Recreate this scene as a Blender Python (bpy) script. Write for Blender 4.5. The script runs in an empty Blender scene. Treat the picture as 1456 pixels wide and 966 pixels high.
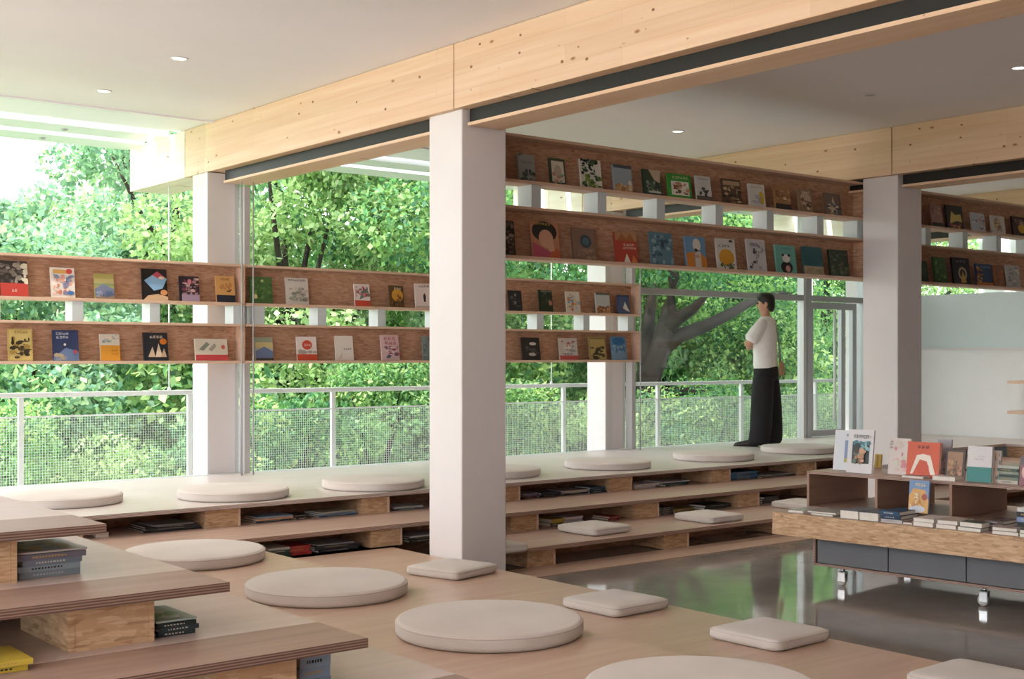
import bpy, bmesh, math, random
import numpy as np
from mathutils import Vector, Matrix, Euler

# ------------------------------------------------------------------ camera, sky, sun, exposure
SC = bpy.context.scene
COL = SC.collection
F_PX, HOR = 1820.0, 508.0            # focal length in pixels and horizon row of the 1456x966 frame
CZ = 1.485                           # eye height above the concrete floor
YAW = math.radians(-38.79)
SN, CS = math.sin(-YAW), math.cos(-YAW)

cam = bpy.data.cameras.new('camera')
cam.sensor_width = 36.0
cam.lens = F_PX / 1456 * 36
cam.shift_y = (HOR - 483) / 1456
cam.clip_end = 300
cam_o = bpy.data.objects.new('camera', cam)
cam_o.location = (0, 0, CZ)
cam_o.rotation_euler = (math.pi / 2, 0, YAW)
COL.objects.link(cam_o)
SC.camera = cam_o

world = bpy.data.worlds.new('sky')
SC.world = world
world.use_nodes = True
bg = world.node_tree.nodes['Background']
bg.inputs[0].default_value = (0.93, 0.95, 1.0, 1)
bg.inputs[1].default_value = 4.4

sun = bpy.data.lights.new('sun', 'SUN')
sun.energy = 7.5
sun.angle = math.radians(3)
sun.color = (1.0, 0.97, 0.92)
sun_o = bpy.data.objects.new('sun', sun)
sun_o.rotation_euler = Vector((0.80, -0.10, -0.75)).to_track_quat('-Z', 'Y').to_euler()
COL.objects.link(sun_o)

SC.view_settings.view_transform = 'Standard'
SC.view_settings.look = 'None'
SC.view_settings.gamma = 1
SC.view_settings.use_curve_mapping = False
SC.view_settings.exposure = 0.35

# ------------------------------------------------------------------ survey helpers (photo -> metres)
def ratio(px):
    u = (px - 728) / F_PX
    return (CS * u + SN) / (CS - SN * u)          # X / Y along that column of the photo
def wx(px, Y):
    return ratio(px) * Y                          # world X of a photo column on a plane Y = const
def dep(px, Y):
    return Y / (CS - SN * (px - 728) / F_PX)
def wz(px, py, Y):
    return CZ + (HOR - py) / F_PX * dep(px, Y)    # world Z on the plane Y = const
def on(px, py, z):
    d = (CZ - z) * F_PX / (py - HOR); u = (px - 728) / F_PX
    return (d * (CS * u + SN), d * (CS - SN * u)) # world X, Y on the level z

# levels
L1, L2, L3 = 0.155, 0.31, 0.465
L4, L5, L6 = 0.63, 0.795, 0.96
CEIL = 3.535
GY = 10.3                                          # glass line
rnd = random.Random(7)

# ------------------------------------------------------------------ materials
def lin(h):
    if not isinstance(h, str):
        return tuple(h)
    h = h.lstrip('#'); v = [int(h[i:i + 2], 16) / 255 for i in (0, 2, 4)]
    return tuple(c / 12.92 if c <= .04045 else ((c + .055) / 1.055) ** 2.4 for c in v)

class NT:
    def __init__(s, name):
        s.m = bpy.data.materials.new(name); s.m.use_nodes = True
        s.t = s.m.node_tree; s.p = s.t.nodes['Principled BSDF']
    def n(s, typ, **kw):
        nd = s.t.nodes.new('ShaderNode' + typ)
        for k, v in kw.items():
            if k in nd.inputs.keys() if hasattr(nd.inputs, 'keys') else False:
                nd.inputs[k].default_value = v
            else:
                setattr(nd, k, v)
        return nd
    def l(s, a, b):
        s.t.links.new(a, b)
    def ramp(s, src, stops):
        r = s.n('ValToRGB'); e = r.color_ramp.elements
        while len(e) < len(stops): e.new(0.5)
        for el, (p, c) in zip(e, stops):
            el.position = p; el.color = (*lin(c), 1)
        s.l(src, r.inputs[0]); return r
    def coords(s, scale=(1, 1, 1), rot=(0, 0, 0)):
        tc = s.n('TexCoord'); mp = s.n('Mapping')
        mp.inputs['Scale'].default_value = scale; mp.inputs['Rotation'].default_value = rot
        s.l(tc.outputs['Object'], mp.inputs[0]); return mp.outputs[0]
    def mix(s, fac, a, b, mode='MIX'):
        x = s.n('MixRGB', blend_type=mode)
        for i, v in ((0, fac), (1, a), (2, b)):
            if isinstance(v, (int, float)): x.inputs[i].default_value = v
            elif isinstance(v, tuple): x.inputs[i].default_value = (*v, 1) if len(v) == 3 else v
            elif isinstance(v, str): x.inputs[i].default_value = (*lin(v), 1)
            else: s.l(v, x.inputs[i])
        return x.outputs[0]
    def bump(s, src, strength=.2, dist=.004):
        b = s.n('Bump'); b.inputs['Strength'].default_value = strength; b.inputs['Distance'].default_value = dist
        s.l(src, b.inputs['Height']); s.l(b.outputs[0], s.p.inputs['Normal'])
    def base(s, c):
        if isinstance(c, (str, tuple)): s.p.inputs['Base Color'].default_value = (*lin(c), 1)
        else: s.l(c, s.p.inputs['Base Color'])
    def set(s, rough=.5, metal=0, spec=None, coat=None):
        s.p.inputs['Roughness'].default_value = rough; s.p.inputs['Metallic'].default_value = metal
        if spec is not None: s.p.inputs['Specular IOR Level'].default_value = spec
        if coat is not None:
            s.p.inputs['Coat Weight'].default_value = coat[0]; s.p.inputs['Coat Roughness'].default_value = coat[1]
        return s.m

def plain(name, c, rough=.5, metal=0, var=.06, scale=6, spec=None):
    t = NT(name); ns = t.n('TexNoise', Scale=scale, Detail=4.0); t.l(t.coords(), ns.inputs['Vector'])
    c = lin(c)
    r = t.ramp(ns.outputs[0], [(.3, tuple(x * (1 - var) for x in c)), (.7, tuple(min(1, x * (1 + var)) for x in c))])
    t.base(r.outputs[0]); return t.set(rough, metal, spec)

def osb(name, dark, mid, light, rough=.65, amt=1.0):
    """strand board: overlapping long flakes lying in several directions"""
    t = NT(name)
    tc = t.n('TexCoord'); sp = t.n('SeparateXYZ'); t.l(tc.outputs['Object'], sp.inputs[0])
    ad = t.n('Math', operation='ADD'); t.l(sp.outputs[0], ad.inputs[0]); t.l(sp.outputs[1], ad.inputs[1])
    cb = t.n('CombineXYZ'); t.l(ad.outputs[0], cb.inputs[0]); t.l(sp.outputs[2], cb.inputs[1])
    big = t.n('TexNoise', Scale=5.0, Detail=3.0); t.l(cb.outputs[0], big.inputs['Vector'])
    col = t.ramp(big.outputs[0], [(.3, tuple(.88 * x for x in lin(mid))), (.7, mid)]).outputs[0]
    hgt = None
    for k, (ang, sc) in enumerate(((.25, (18, 95)), (1.35, (20, 105)), (2.3, (16, 90)), (.8, (24, 120)))):
        mp = t.n('Mapping'); mp.inputs['Rotation'].default_value = (0, 0, ang); mp.inputs['Scale'].default_value = (*sc, 1); mp.inputs['Location'].default_value = (k * 3.7, k * 1.3, 0)
        t.l(cb.outputs[0], mp.inputs[0])
        v = t.n('TexVoronoi', Scale=1.0); v.voronoi_dimensions = '2D'; t.l(mp.outputs[0], v.inputs['Vector'])
        s = t.n('SeparateColor'); t.l(v.outputs['Color'], s.inputs[0])
        fl = t.ramp(s.outputs[0], [(0, '#000000'), (.70, '#000000'), (.74, '#ffffff')]); mu = t.n('Math', operation='MULTIPLY'); mu.inputs[1].default_value = .5 * amt
        t.l(fl.outputs[0], mu.inputs[0])
        tone = t.ramp(s.outputs[1], [(.05, dark), (.35, mid), (.7, light)])
        col = t.mix(mu.outputs[0], col, tone.outputs[0]); hgt = s.outputs[2] if hgt is None else hgt
    t.base(col); t.bump(hgt, .15, .0015)
    return t.set(rough)

def pine(name, c0, c1, knot='#8a5a34'):
    t = NT(name)
    g = t.n('TexNoise', Scale=1.0, Detail=6.0); t.l(t.coords((14, .8, 26)), g.inputs['Vector'])
    r = t.ramp(g.outputs[0], [(.25, c0), (.75, c1)])
    # glued lamellae: each board slightly different
    br = t.n('TexBrick', Scale=1.0); br.offset = .37
    br.inputs['Color1'].default_value = (1, 1, 1, 1); br.inputs['Color2'].default_value = (.86, .83, .78, 1)
    br.inputs['Mortar'].default_value = (.80, .74, .66, 1)
    br.inputs['Mortar Size'].default_value = .002; br.inputs['Brick Width'].default_value = 1.3; br.inputs['Row Height'].default_value = .105
    cx = t.n('TexCoord'); sp = t.n('SeparateXYZ'); cb = t.n('CombineXYZ')
    t.l(cx.outputs['Object'], sp.inputs[0]); t.l(sp.outputs[1], cb.inputs[0]); t.l(sp.outputs[2], cb.inputs[1])
    t.l(cb.outputs[0], br.inputs['Vector'])
    base = t.mix(.55, r.outputs[0], br.outputs[0], 'MULTIPLY')
    v = t.n('TexVoronoi', Scale=1.0); v.inputs['Randomness'].default_value = 1.0
    t.l(t.coords((1.0, 6.6, 9.5)), v.inputs['Vector'])
    k = t.ramp(v.outputs['Distance'], [(.0, '#ffffff'), (.075, '#ffffff'), (.105, '#000000')])
    v2 = t.n('TexVoronoi', Scale=1.0); t.l(t.coords((1.0, 3.4, 7.6), (.2, 0, 0)), v2.inputs['Vector'])
    k2 = t.ramp(v2.outputs['Distance'], [(.0, '#ffffff'), (.04, '#ffffff'), (.10, '#000000')])
    base = t.mix(k.outputs[0], base, knot); base = t.mix(k2.outputs[0], base, '#a5703f')
    t.base(base); return t.set(.5)

def ply(name, c0, c1, edge, rough=.35, spec=.5, layers=True, grain=(1.2, 22, 22)):
    """plywood board: long grain on the faces, thin dark veneer lines along the edges"""
    t = NT(name)
    g = t.n('TexNoise', Scale=1.0, Detail=6.0); t.l(t.coords(grain), g.inputs['Vector'])
    big = t.n('TexNoise', Scale=.9, Detail=2.0); t.l(t.coords(), big.inputs['Vector'])
    r = t.ramp(g.outputs[0], [(.25, c0), (.75, c1)])
    col = t.mix(.25, r.outputs[0], t.ramp(big.outputs[0], [(.35, '#d8cfc8'), (.65, '#ffffff')]).outputs[0], 'MULTIPLY')
    if layers:
        w = t.n('TexWave', wave_type='BANDS', bands_direction='Z', Scale=38.0, Distortion=.6)
        t.l(t.coords(), w.inputs['Vector'])
        e = t.ramp(w.outputs[0], [(.3, edge), (.7, c0)])
        ge = t.n('NewGeometry'); sp = t.n('SeparateXYZ'); t.l(ge.outputs['Normal'], sp.inputs[0])
        ab = t.n('Math', operation='ABSOLUTE'); t.l(sp.outputs[2], ab.inputs[0])
        lt = t.n('Math', operation='LESS_THAN'); t.l(ab.outputs[0], lt.inputs[0]); lt.inputs[1].default_value = .5
        col = t.mix(lt.outputs[0], col, e.outputs[0])
    t.base(col); return t.set(rough, spec=spec)

M = {}
M['osb'] = osb('osb_board', '#9c6f52', '#cb9e80', '#dcb698')
M['osb_block'] = osb('osb_block', '#96714f', '#c9a27c', '#dfc09c')
M['pine'] = pine('pine_glulam', '#e3ba96', '#eed2b6')
M['pine_pale'] = pine('pine_glulam_pale', '#f0e0cc', '#fbf2e6', '#dcc4a6')  # much paler tint for the beam ends outside
M['ply'] = ply('plywood_tread', '#b8998a', '#ccb2a4', '#7c6156', .38)
M['ply_front'] = ply('plywood_front_board', '#967b6d', '#a98f81', '#5f4a41', .42)
M['deck'] = ply('plywood_deck', '#d3c8c4', '#ded6d3', '#9a8074', .35)  # whitened base colour stands in for the window sheen on the platform
M['deck_pink'] = ply('plywood_deck_pink', '#c6b3aa', '#d3c2ba', '#8c7166', .35)
M['ply_plain'] = ply('plywood_panel', '#9a7866', '#ab8a77', '#000000', .5, layers=False)
M['plinth'] = ply('plywood_floor', '#c9a995', '#d8bda9', '#8c6f62', .32)
M['shelf_edge'] = ply('shelf_board', '#dcb79c', '#e8cbb4', '#b8937c', .5, layers=False)
M['paint'] = plain('white_paint', '#e6e0df', .6, var=.015, scale=3)
M['ceil'] = plain('ceiling_plaster', '#f0edf0', .8, var=.01, scale=2)
M['white'] = plain('white_metal', '#eceeee', .35, var=.01)
M['alu'] = plain('grey_aluminium', '#b4b6ba', .4, .4, var=.02)
M['alu_light'] = plain('pale_aluminium', '#cfcfd0', .4, .2, var=.02)
M['steel'] = plain('dark_steel', '#242322', .45, .3, var=.08)
M['fabric'] = None
M['drawer'] = plain('grey_laminate', '#707175', .4, var=.02)
M['chrome'] = plain('chrome', '#d0d0d0', .15, 1.0, var=.02)
M['rubber'] = plain('caster_rubber', '#cfccc6', .4, var=.02)
M['paper'] = plain('book_pages', '#e9e2d6', .8, var=.05, scale=60)
M['wallwhite'] = plain('white_wall', '#f1f2f1', .6, var=.012)
M['spacer'] = plain('white_spacer', '#ced6d8', .5, var=.01)
M['bark'] = plain('tree_bark', '#241d18', .9, var=.35, scale=14)
M['balcony'] = plain('balcony_floor', '#c9c8c4', .7, var=.05)
M['skin'] = plain('skin', '#c9987c', .5, var=.03)
M['hair'] = plain('black_hair', '#16130f', .5, var=.3, scale=60)
M['tshirt'] = plain('white_cotton', '#f2eeec', .85, var=.03, scale=20)
M['trouser'] = plain('black_cloth', '#17171a', .8, var=.15, scale=30)
M['shoe'] = plain('dark_leather', '#2c2621', .4, var=.1)
M['tan'] = plain('tan_canvas', '#b08a68', .8, var=.08)
M['black'] = plain('black_plastic', '#141414', .4)

def fabric():
    t = NT('cream_felt'); ns = t.n('TexNoise', Scale=180.0, Detail=3.0); t.l(t.coords(), ns.inputs['Vector'])
    n2 = t.n('TexNoise', Scale=3.0); t.l(t.coords(), n2.inputs['Vector'])
    r = t.ramp(n2.outputs[0], [(.3, '#cfc6bf'), (.7, '#d8d0c9')])
    t.base(r.outputs[0]); t.bump(ns.outputs[0], .25, .002); t.p.inputs['Sheen Weight'].default_value = .15
    return t.set(.9, spec=.2)
M['fabric'] = fabric()

def concrete():
    t = NT('polished_concrete')
    a = t.n('TexNoise', Scale=1.1, Detail=8.0, Roughness=.62); t.l(t.coords((1, 1, 1)), a.inputs['Vector'])
    r = t.ramp(a.outputs[0], [(.3, '#88817b'), (.5, '#9d958f'), (.72, '#b3aca5')])
    t.base(r.outputs[0])
    b = t.n('TexNoise', Scale=.8, Detail=2.0); t.l(t.coords(), b.inputs['Vector'])
    t.bump(b.outputs[0], .05, .02)
    return t.set(.06, spec=.8)
M['concrete'] = concrete()

def print_mat():
    t = NT('cover_print'); a = t.n('VertexColor', layer_name='col'); t.l(a.outputs[0], t.p.inputs['Base Color'])
    return t.set(.4)
M['print'] = print_mat()

def glass():
    t = NT('window_glass'); nt = t.t; nt.nodes.remove(t.p); out = nt.nodes['Material Output']
    tr = t.n('BsdfTransparent'); tr.inputs[0].default_value = (.965, .972, .97, 1)
    gl = t.n('BsdfGlossy'); gl.inputs['Roughness'].default_value = .01
    lw = t.n('LayerWeight'); lw.inputs[0].default_value = .5
    pw = t.n('Math', operation='POWER'); t.l(lw.outputs['Facing'], pw.inputs[0]); pw.inputs[1].default_value = 5
    ma = t.n('Math', operation='MULTIPLY_ADD'); t.l(pw.outputs[0], ma.inputs[0]); ma.inputs[1].default_value = .9; ma.inputs[2].default_value = .03
    mx = t.n('MixShader'); t.l(ma.outputs[0], mx.inputs[0]); t.l(tr.outputs[0], mx.inputs[1]); t.l(gl.outputs[0], mx.inputs[2])
    t.l(mx.outputs[0], out.inputs[0]); return t.m
M['glass'] = glass()

def leaf_mat():
    t = NT('leaf'); nt = t.t; out = nt.nodes['Material Output']
    a = t.n('VertexColor', layer_name='col'); t.l(a.outputs[0], t.p.inputs['Base Color']); t.set(.45, spec=.35)
    tl = t.n('BsdfTranslucent'); t.l(t.mix(1.0, a.outputs[0], (1.0, 1.0, .8), 'MULTIPLY'), tl.inputs[0])
    mx = t.n('MixShader'); mx.inputs[0].default_value = .5
    t.l(t.p.outputs[0], mx.inputs[1]); t.l(tl.outputs[0], mx.inputs[2]); t.l(mx.outputs[0], out.inputs[0]); return t.m
M['leaf'] = leaf_mat()

def grass_mat():
    t = NT('grass_ground'); a = t.n('TexNoise', Scale=2.5, Detail=8.0); t.l(t.coords(), a.inputs['Vector'])
    r = t.ramp(a.outputs[0], [(.3, '#33502a'), (.5, '#57803f'), (.7, '#86a95c')]); t.base(r.outputs[0])
    t.bump(a.outputs[0], .6, .1); return t.set(.9)
M['grass'] = grass_mat()

def emit(name, c, s):
    t = NT(name); t.base('#fff6e8'); t.p.inputs['Emission Color'].default_value = (*lin(c), 1)
    t.p.inputs['Emission Strength'].default_value = s; return t.set(.4)
M['lamp_on'] = emit('lit_lens', '#fff2df', 7.0)
M['lamp_off'] = plain('unlit_lens', '#b8b4ae', .3)

# ------------------------------------------------------------------ mesh helpers
class MB:
    def __init__(s): s.v = []; s.f = []; s.c = []; s.mi = []; s.smooth = []
    def add(s, vs, fs, col=None, mi=0, smooth=False, xf=None):
        o = len(s.v)
        s.v += [tuple(xf @ Vector(p)) for p in vs] if xf is not None else [tuple(p) for p in vs]
        for f in fs: s.f.append([i + o for i in f]); s.c.append(col); s.mi.append(mi); s.smooth.append(smooth)
        return s
    def box(s, x0, x1, y0, y1, z0, z1, col=None, mi=0, xf=None):
        vs = [(x, y, z) for z in (z0, z1) for y in (y0, y1) for x in (x0, x1)]
        return s.add(vs, [(0, 2, 3, 1), (4, 5, 7, 6), (0, 1, 5, 4), (2, 6, 7, 3), (0, 4, 6, 2), (1, 3, 7, 5)], col, mi, False, xf)
    def rings(s, rings, cap=True, col=None, mi=0, smooth=True, xf=None):
        n = len(rings[0]); vs = [p for r in rings for p in r]; fs = []
        for k in range(len(rings) - 1):
            for i in range(n):
                j = (i + 1) % n; fs.append((k * n + i, k * n + j, (k + 1) * n + j, (k + 1) * n + i))
        if cap: fs.append(tuple(range(n - 1, -1, -1))); fs.append(tuple((len(rings) - 1) * n + i for i in range(n)))
        return s.add(vs, fs, col, mi, smooth, xf)
    def tube(s, pts, rad, n=8, cap=True, col=None, mi=0, xf=None):
        pts = [Vector(p) for p in pts]
        if not isinstance(rad, (list, tuple)): rad = [rad] * len(pts)
        up = Vector((.31, .17, .93)); R = []
        for i, p in enumerate(pts):
            d = (pts[min(i + 1, len(pts) - 1)] - pts[max(i - 1, 0)]).normalized()
            a = d.cross(up)
            if a.length < .05: a = d.cross(Vector((1, 0, 0)))
            a.normalize(); b = d.cross(a)
            R.append([p + (a * math.cos(q) + b * math.sin(q)) * rad[i] for q in [2 * math.pi * k / n for k in range(n)]])
        return s.rings(R, cap, col, mi, True, xf)
    def lathe(s, prof, n=32, col=None, mi=0, xf=None):
        R = [[(r * math.cos(2 * math.pi * k / n), r * math.sin(2 * math.pi * k / n), z) for k in range(n)] for r, z in prof]
        return s.rings(R, True, col, mi, True, xf)
    def build(s, name, mats, parent=None, bevel=0, loc=None, rot=None, segs=2):
        me = bpy.data.meshes.new(name)
        me.from_pydata(s.v, [], s.f)
        for m in (mats if isinstance(mats, list) else [mats]): me.materials.append(m)
        me.polygons.foreach_set('material_index', s.mi)
        me.polygons.foreach_set('use_smooth', s.smooth)
        if any(c is not None for c in s.c):
            at = me.color_attributes.new('col', 'FLOAT_COLOR', 'CORNER'); buf = []
            for f, c in zip(s.f, s.c): buf += [*(c or (1, 1, 1)), 1] * len(f)
            at.data.foreach_set('color', buf)
        me.update()
        o = bpy.data.objects.new(name, me); COL.objects.link(o)
        if parent is not None: o.parent = parent
        if loc is not None: o.location = loc
        if rot is not None: o.rotation_euler = rot
        if bevel:
            b = o.modifiers.new('bevel', 'BEVEL'); b.width = bevel; b.segments = segs; b.limit_method = 'ANGLE'; b.harden_normals = False
        return o

def tag(o, label=None, cat=None, group=None, kind=None):
    for k, v in (('label', label), ('category', cat), ('group', group), ('kind', kind)):
        if v: o[k] = v
    return o
def empty(name, loc=(0, 0, 0), rz=0):
    o = bpy.data.objects.new(name, None); COL.objects.link(o); o.location = loc; o.rotation_euler = (0, 0, rz); o.empty_display_size = .1
    return o
def box(name, x0, x1, y0, y1, z0, z1, mat, parent=None, bevel=0):
    """box whose object origin sits at the centre of its base (or in the parent's frame)"""
    return MB().box(x0, x1, y0, y1, z0, z1).build(name, mat, parent, bevel)

# ------------------------------------------------------------------ the shell
tag(box('floor', -3.6, 20, -3.2, 10.2, -.25, 0, M['concrete']), 'polished grey concrete floor slab', kind='structure')
tag(box('ceiling', -3.6, 20, -3.2, 10.95, CEIL, CEIL + .3, M['ceil']), 'flat off-white plaster ceiling', kind='structure')
tag(box('trim_1', 5.36, 9.79, 6.60, 6.93, 0, .006, M['plinth']), 'pale wooden strip along the foot of the window steps', kind='structure')
tag(box('wall_right', 14.9, 15.02, 3.5, 10.25, 0, 1.575, M['wallwhite']), 'white half-height wall at the end of the platform', kind='structure')
p = tag(box('wall_right_upper', 14.94, 14.99, 3.5, 10.25, 1.60, 2.305, plain('pale_panel', '#d3dfe0', .3, var=.01)), 'pale blue-grey upper panel above the white half wall', kind='structure')
tag(box('trim_2', 14.86, 15.04, 3.5, 10.25, 1.575, 1.60, M['paint']), 'thin ledge on top of the white half wall', kind='structure')
tag(box('trim_3', -3.6, 20, GY - .06, GY + .06, .30, L3, M['alu_light']), 'pale sill along the foot of the windows', kind='structure')
tag(box('trim_4', -3.6, 20, GY - .02, GY + .02, CEIL - .015, CEIL, M['ceil']), 'pale window head rail under the ceiling', kind='structure')

tag(box('wall_back', -3.6, 20, -3.35, -3.2, -.2, CEIL + .3, plain('wood_wall', '#8f7664', .6)), 'plain brown wooden wall on the side away from the windows', kind='structure')
tag(box('wall_end', 20, 20.15, -3.2, 12.1, -.2, CEIL + .3, M['wallwhite']), 'plain white end wall', kind='structure')
# windows: panes between the slender posts
def window(i, x0, x1, transom=None, joints=(), posts=(CEIL - .02, CEIL - .02)):
    w = empty('window_%d' % i, ((x0 + x1) / 2, GY, L3)); tag(w, 'full-height glazed window bay', kind='structure')
    cx = (x0 + x1) / 2
    def part(nm, a, b, z0, z1, d0, d1, m):
        return MB().box(a - cx, b - cx, d0, d1, z0 - L3, z1 - L3).build(nm, m, w)
    for zt, a in zip(posts, (x0, x1 - .055)):
        if zt: part('frame_post', a, a + .055, L3, zt, -.05, .05, M['alu_light'])
    xs = [x0 + .055, *joints, x1 - .055]
    for a, b in zip(xs, xs[1:]):
        part('pane', a + .003, b - .003, L3, CEIL - .02, -.006, .006, M['glass'])
    if transom:
        part('transom', x0 + .055, x1 - .055, transom, transom + .07, -.05, .05, M['alu'])
    return w
COLX = [4.92, 9.65, 14.35]
window(1, -3.55, .25)
window(2, .30, 4.93, posts=(CEIL - .02, 0))
window(3, 5.22, 9.75, posts=(2.99, 0))
window(4, 9.95, 13.00, 2.195)
window(5, 15.05, 19.6)

# glazed end of the room beside the stacked decks
we = empty('window_6', (-3.55, 3.5, 0)); tag(we, 'glazed end of the room', kind='structure')
for k in range(6):
    MB().box(-.03, .03, -6.65 + k * 2.68, -6.59 + k * 2.68, 0, CEIL - .01).build('frame_post', M['alu_light'], we)
    if k < 5: MB().box(-.006, .006, -6.585 + k * 2.68, -3.975 + k * 2.68, 0, CEIL - .01).build('pane', M['glass'], we)

# glazed door beside the last window post
d = empty('door_1', (13.5, GY, L3)); tag(d, 'glazed aluminium door beside the white post', kind='structure')
def dpart(nm, a, b, z0, z1, d0, d1, m, par=None):
    return MB().box(a - 13.5, b - 13.5, d0, d1, z0 - L3, z1 - L3).build(nm, m, par or d)
dpart('frame_post', 13.01, 13.09, L3, CEIL - .07, -.06, .06, M['alu'])
dpart('frame_post', 14.19, 14.27, L3, CEIL - .07, -.06, .06, M['alu'])
dpart('transom', 13.09, 14.19, 2.195, 2.265, -.05, .05, M['alu'])
dpart('pane', 13.10, 14.18, 2.27, CEIL - .07, -.006, .006, M['glass'])
lf = dpart('door_leaf_stile', 13.10, 13.16, L3 + .01, 2.185, -.03, .03, M['alu'])
for a, b in ((13.74, 13.82), (13.98, 14.06)): dpart('door_leaf_stile', a, b, L3 + .01, 2.185, -.03, .03, M['alu'])
dpart('door_leaf_rail', 13.16, 13.74, 2.10, 2.185, -.03, .03, M['alu'])
dpart('door_leaf_rail', 13.16, 13.74, L3 + .01, L3 + .09, -.03, .03, M['alu'])
dpart('door_leaf_rail', 13.82, 13.98, 2.10, 2.185, -.03, .03, M['alu'])
dpart('pane', 13.165, 13.735, L3 + .095, 2.095, -.005, .005, M['glass'])
dpart('pane', 13.825, 13.975, L3 + .095, 2.095, -.005, .005, M['glass'])
dpart('pane', 14.065, 14.185, L3 + .01, 2.185, -.005, .005, M['glass'])
MB().tube([(13.52 - 13.5, -.09, .2), (13.52 - 13.5, -.09, 1.62)], .018, 10).build('pull_handle', M['white'], d)

# slender window posts standing just outside the glass line
for i, x in enumerate(COLX):
    lab = ['slim white window post behind the joint of the two book shelves',
           'slim white window post at the open end of the hanging shelf',
           'slim white window post beside the glazed door'][i]
    c = empty('window_column', (x, GY, .1)); tag(c, lab, 'column', 'white posts along the window wall')
    MB().box(0, .27, .06, .36, 0, 3.0).build('shaft', M['paint'], c, .006)
    MB().box(.27, .30, .06, .16, .37, CEIL - .2).build('cover_strip', M['alu_light'], c)
# thick interior columns
def column(x, y, label):
    c = empty('column', (x, y, 0)); tag(c, label, 'column', 'thick square columns in the room')
    MB().box(0, .37, 0, .37, 0, 3.108).build('shaft', M['paint'], c, .008)
    MB().box(-.002, .05, -.003, .37, 3.112, 3.118).build('joint_plate', M['steel'], c)
column(4.98, 6.72, 'thick square off-white column standing beside the square floor cushion on the plinth')
column(9.80, 6.72, 'thick square off-white column behind the rolling book table')

# glulam beams over the column rows, with a steel channel underneath
def beam(x, label, ye=12.12):
    b = empty('timber_beam', (x, 6.95, 3.108)); tag(b, label, 'beam', 'glued timber beams under the ceiling')
    h = CEIL - 3.108 - .002
    MB().box(0, .42, 6.76 - 6.95, 10.86 - 6.95, 0, h).build('beam_length', M['pine'], b, .003)
    MB().box(0, .42, -3.1 - 6.95, 6.75 - 6.95, 0, h).build('beam_length', M['pine'], b, .003)
    MB().box(0, .42, 10.87 - 6.95, 11.45 - 6.95, 0, h).build('beam_end', M['pine_pale'], b, .003)
    MB().box(0, .42, 11.455 - 6.95, ye - 6.95, 0, h).build('beam_end', M['pine_pale'], b, .003)
    for y0, y1 in ((-3.1, 6.70), (7.11, GY - .06)):
        MB().box(.09, .33, y0 - 6.95, y1 - 6.95, -.088, -.001).build('steel_channel', M['steel'], b)
        MB().box(.075, .345, y0 - 6.95, y1 - 6.95, -.11, -.089).build('cover_batten', M['pine'], b)
    return b
beam(4.94, 'long pale knotty timber beam over the column beside the floor cushions')
beam(9.76, 'pale knotty timber beam over the column behind the book table')
beam(14.58, 'pale knotty timber beam above the white half wall')

# eaves: white flat slats running along the outside
for j in range(4):
    xs = [(-3.6, 4.93), (5.37, 9.75), (10.19, 14.57), (15.01, 19.9)][j]
    bay = ['before the first beam', 'between the first and second beam', 'between the second and third beam', 'past the third beam'][j]
    for k, (y0, y1) in enumerate(((11.18, 11.55), (11.74, 12.15))):
        o = box('eaves_slat', xs[0], xs[1], y0, y1, CEIL - .02, CEIL + .10, M['white'])
        tag(o, '%s white flat eaves slat outside the glass %s' % (('inner', 'outer')[k], bay), 'slat', 'white eaves slats outside')
        for q in range(2):
            xx = xs[1] - .9 - q * 2.4
            MB().lathe([(.02, CEIL - .035), (.03, CEIL - .03), (.03, CEIL - .02)], 10, xf=Matrix.Translation((xx, (y0 + y1) / 2, 0))).build('fixing', M['alu'], o)
tag(box('roof', -3.6, 20, 10.96, 11.1, CEIL + .02, CEIL + .3, M['white']), 'white roof edge outside the glass', kind='structure')

# ------------------------------------------------------------------ recessed ceiling lights
for (x, y, on_, lab) in ((3.72, 8.27, 1, 'round recessed downlight in the ceiling farther from the eaves'),
                         (3.72, 9.64, 1, 'round recessed downlight in the ceiling close to the white eaves slats'),
                         (8.44, 8.10, 1, 'lit recessed downlight above the upper book shelf'),
                         (8.44, 6.04, 0, 'unlit recessed downlight in the ceiling between the two beams'),
                         (8.47, 4.81, 1, 'lit recessed downlight above the rolling book table'),
                         (13.25, 8.04, 1, 'lit recessed downlight past the second beam'),
                         (13.25, 6.0, 1, 'added unseen downlight past the second beam, next one in from the window'),  # this and the next: extra lamps out of view, brightening the white half wall
                         (13.25, 4.7, 1, 'added unseen downlight past the second beam, farthest from the window')):
    e = empty('downlight', (x, y, CEIL)); tag(e, lab, 'downlight', 'recessed ceiling downlights')
    MB().lathe([(.062, -.001), (.062, -.006), (.050, -.008), (.044, .0)], 28).build('trim_ring', M['white'], e)
    MB().lathe([(.046, -.0005), (.046, -.003), (.001, -.003)], 28).build('lens', M['lamp_on'] if on_ else M['lamp_off'], e)
    if on_:
        l = bpy.data.lights.new('downlight_bulb', 'SPOT'); l.energy = 70; l.spot_size = 1.7; l.spot_blend = .8; l.shadow_soft_size = .04; l.color = (1, .9, .78)
        lo = bpy.data.objects.new('downlight_bulb', l); COL.objects.link(lo); lo.parent = e; lo.location = (0, 0, -.02)

# ------------------------------------------------------------------ wooden floor plinth and stepped seating
TT = .03
pl = MB().box(-3.4, 4.96, -3, 7.50, 0, L1).build('wooden_plinth', M['plinth'], None, .004)
tag(pl, 'low pale plywood plinth floor with cushions, edged by the concrete', 'plinth')

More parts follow.
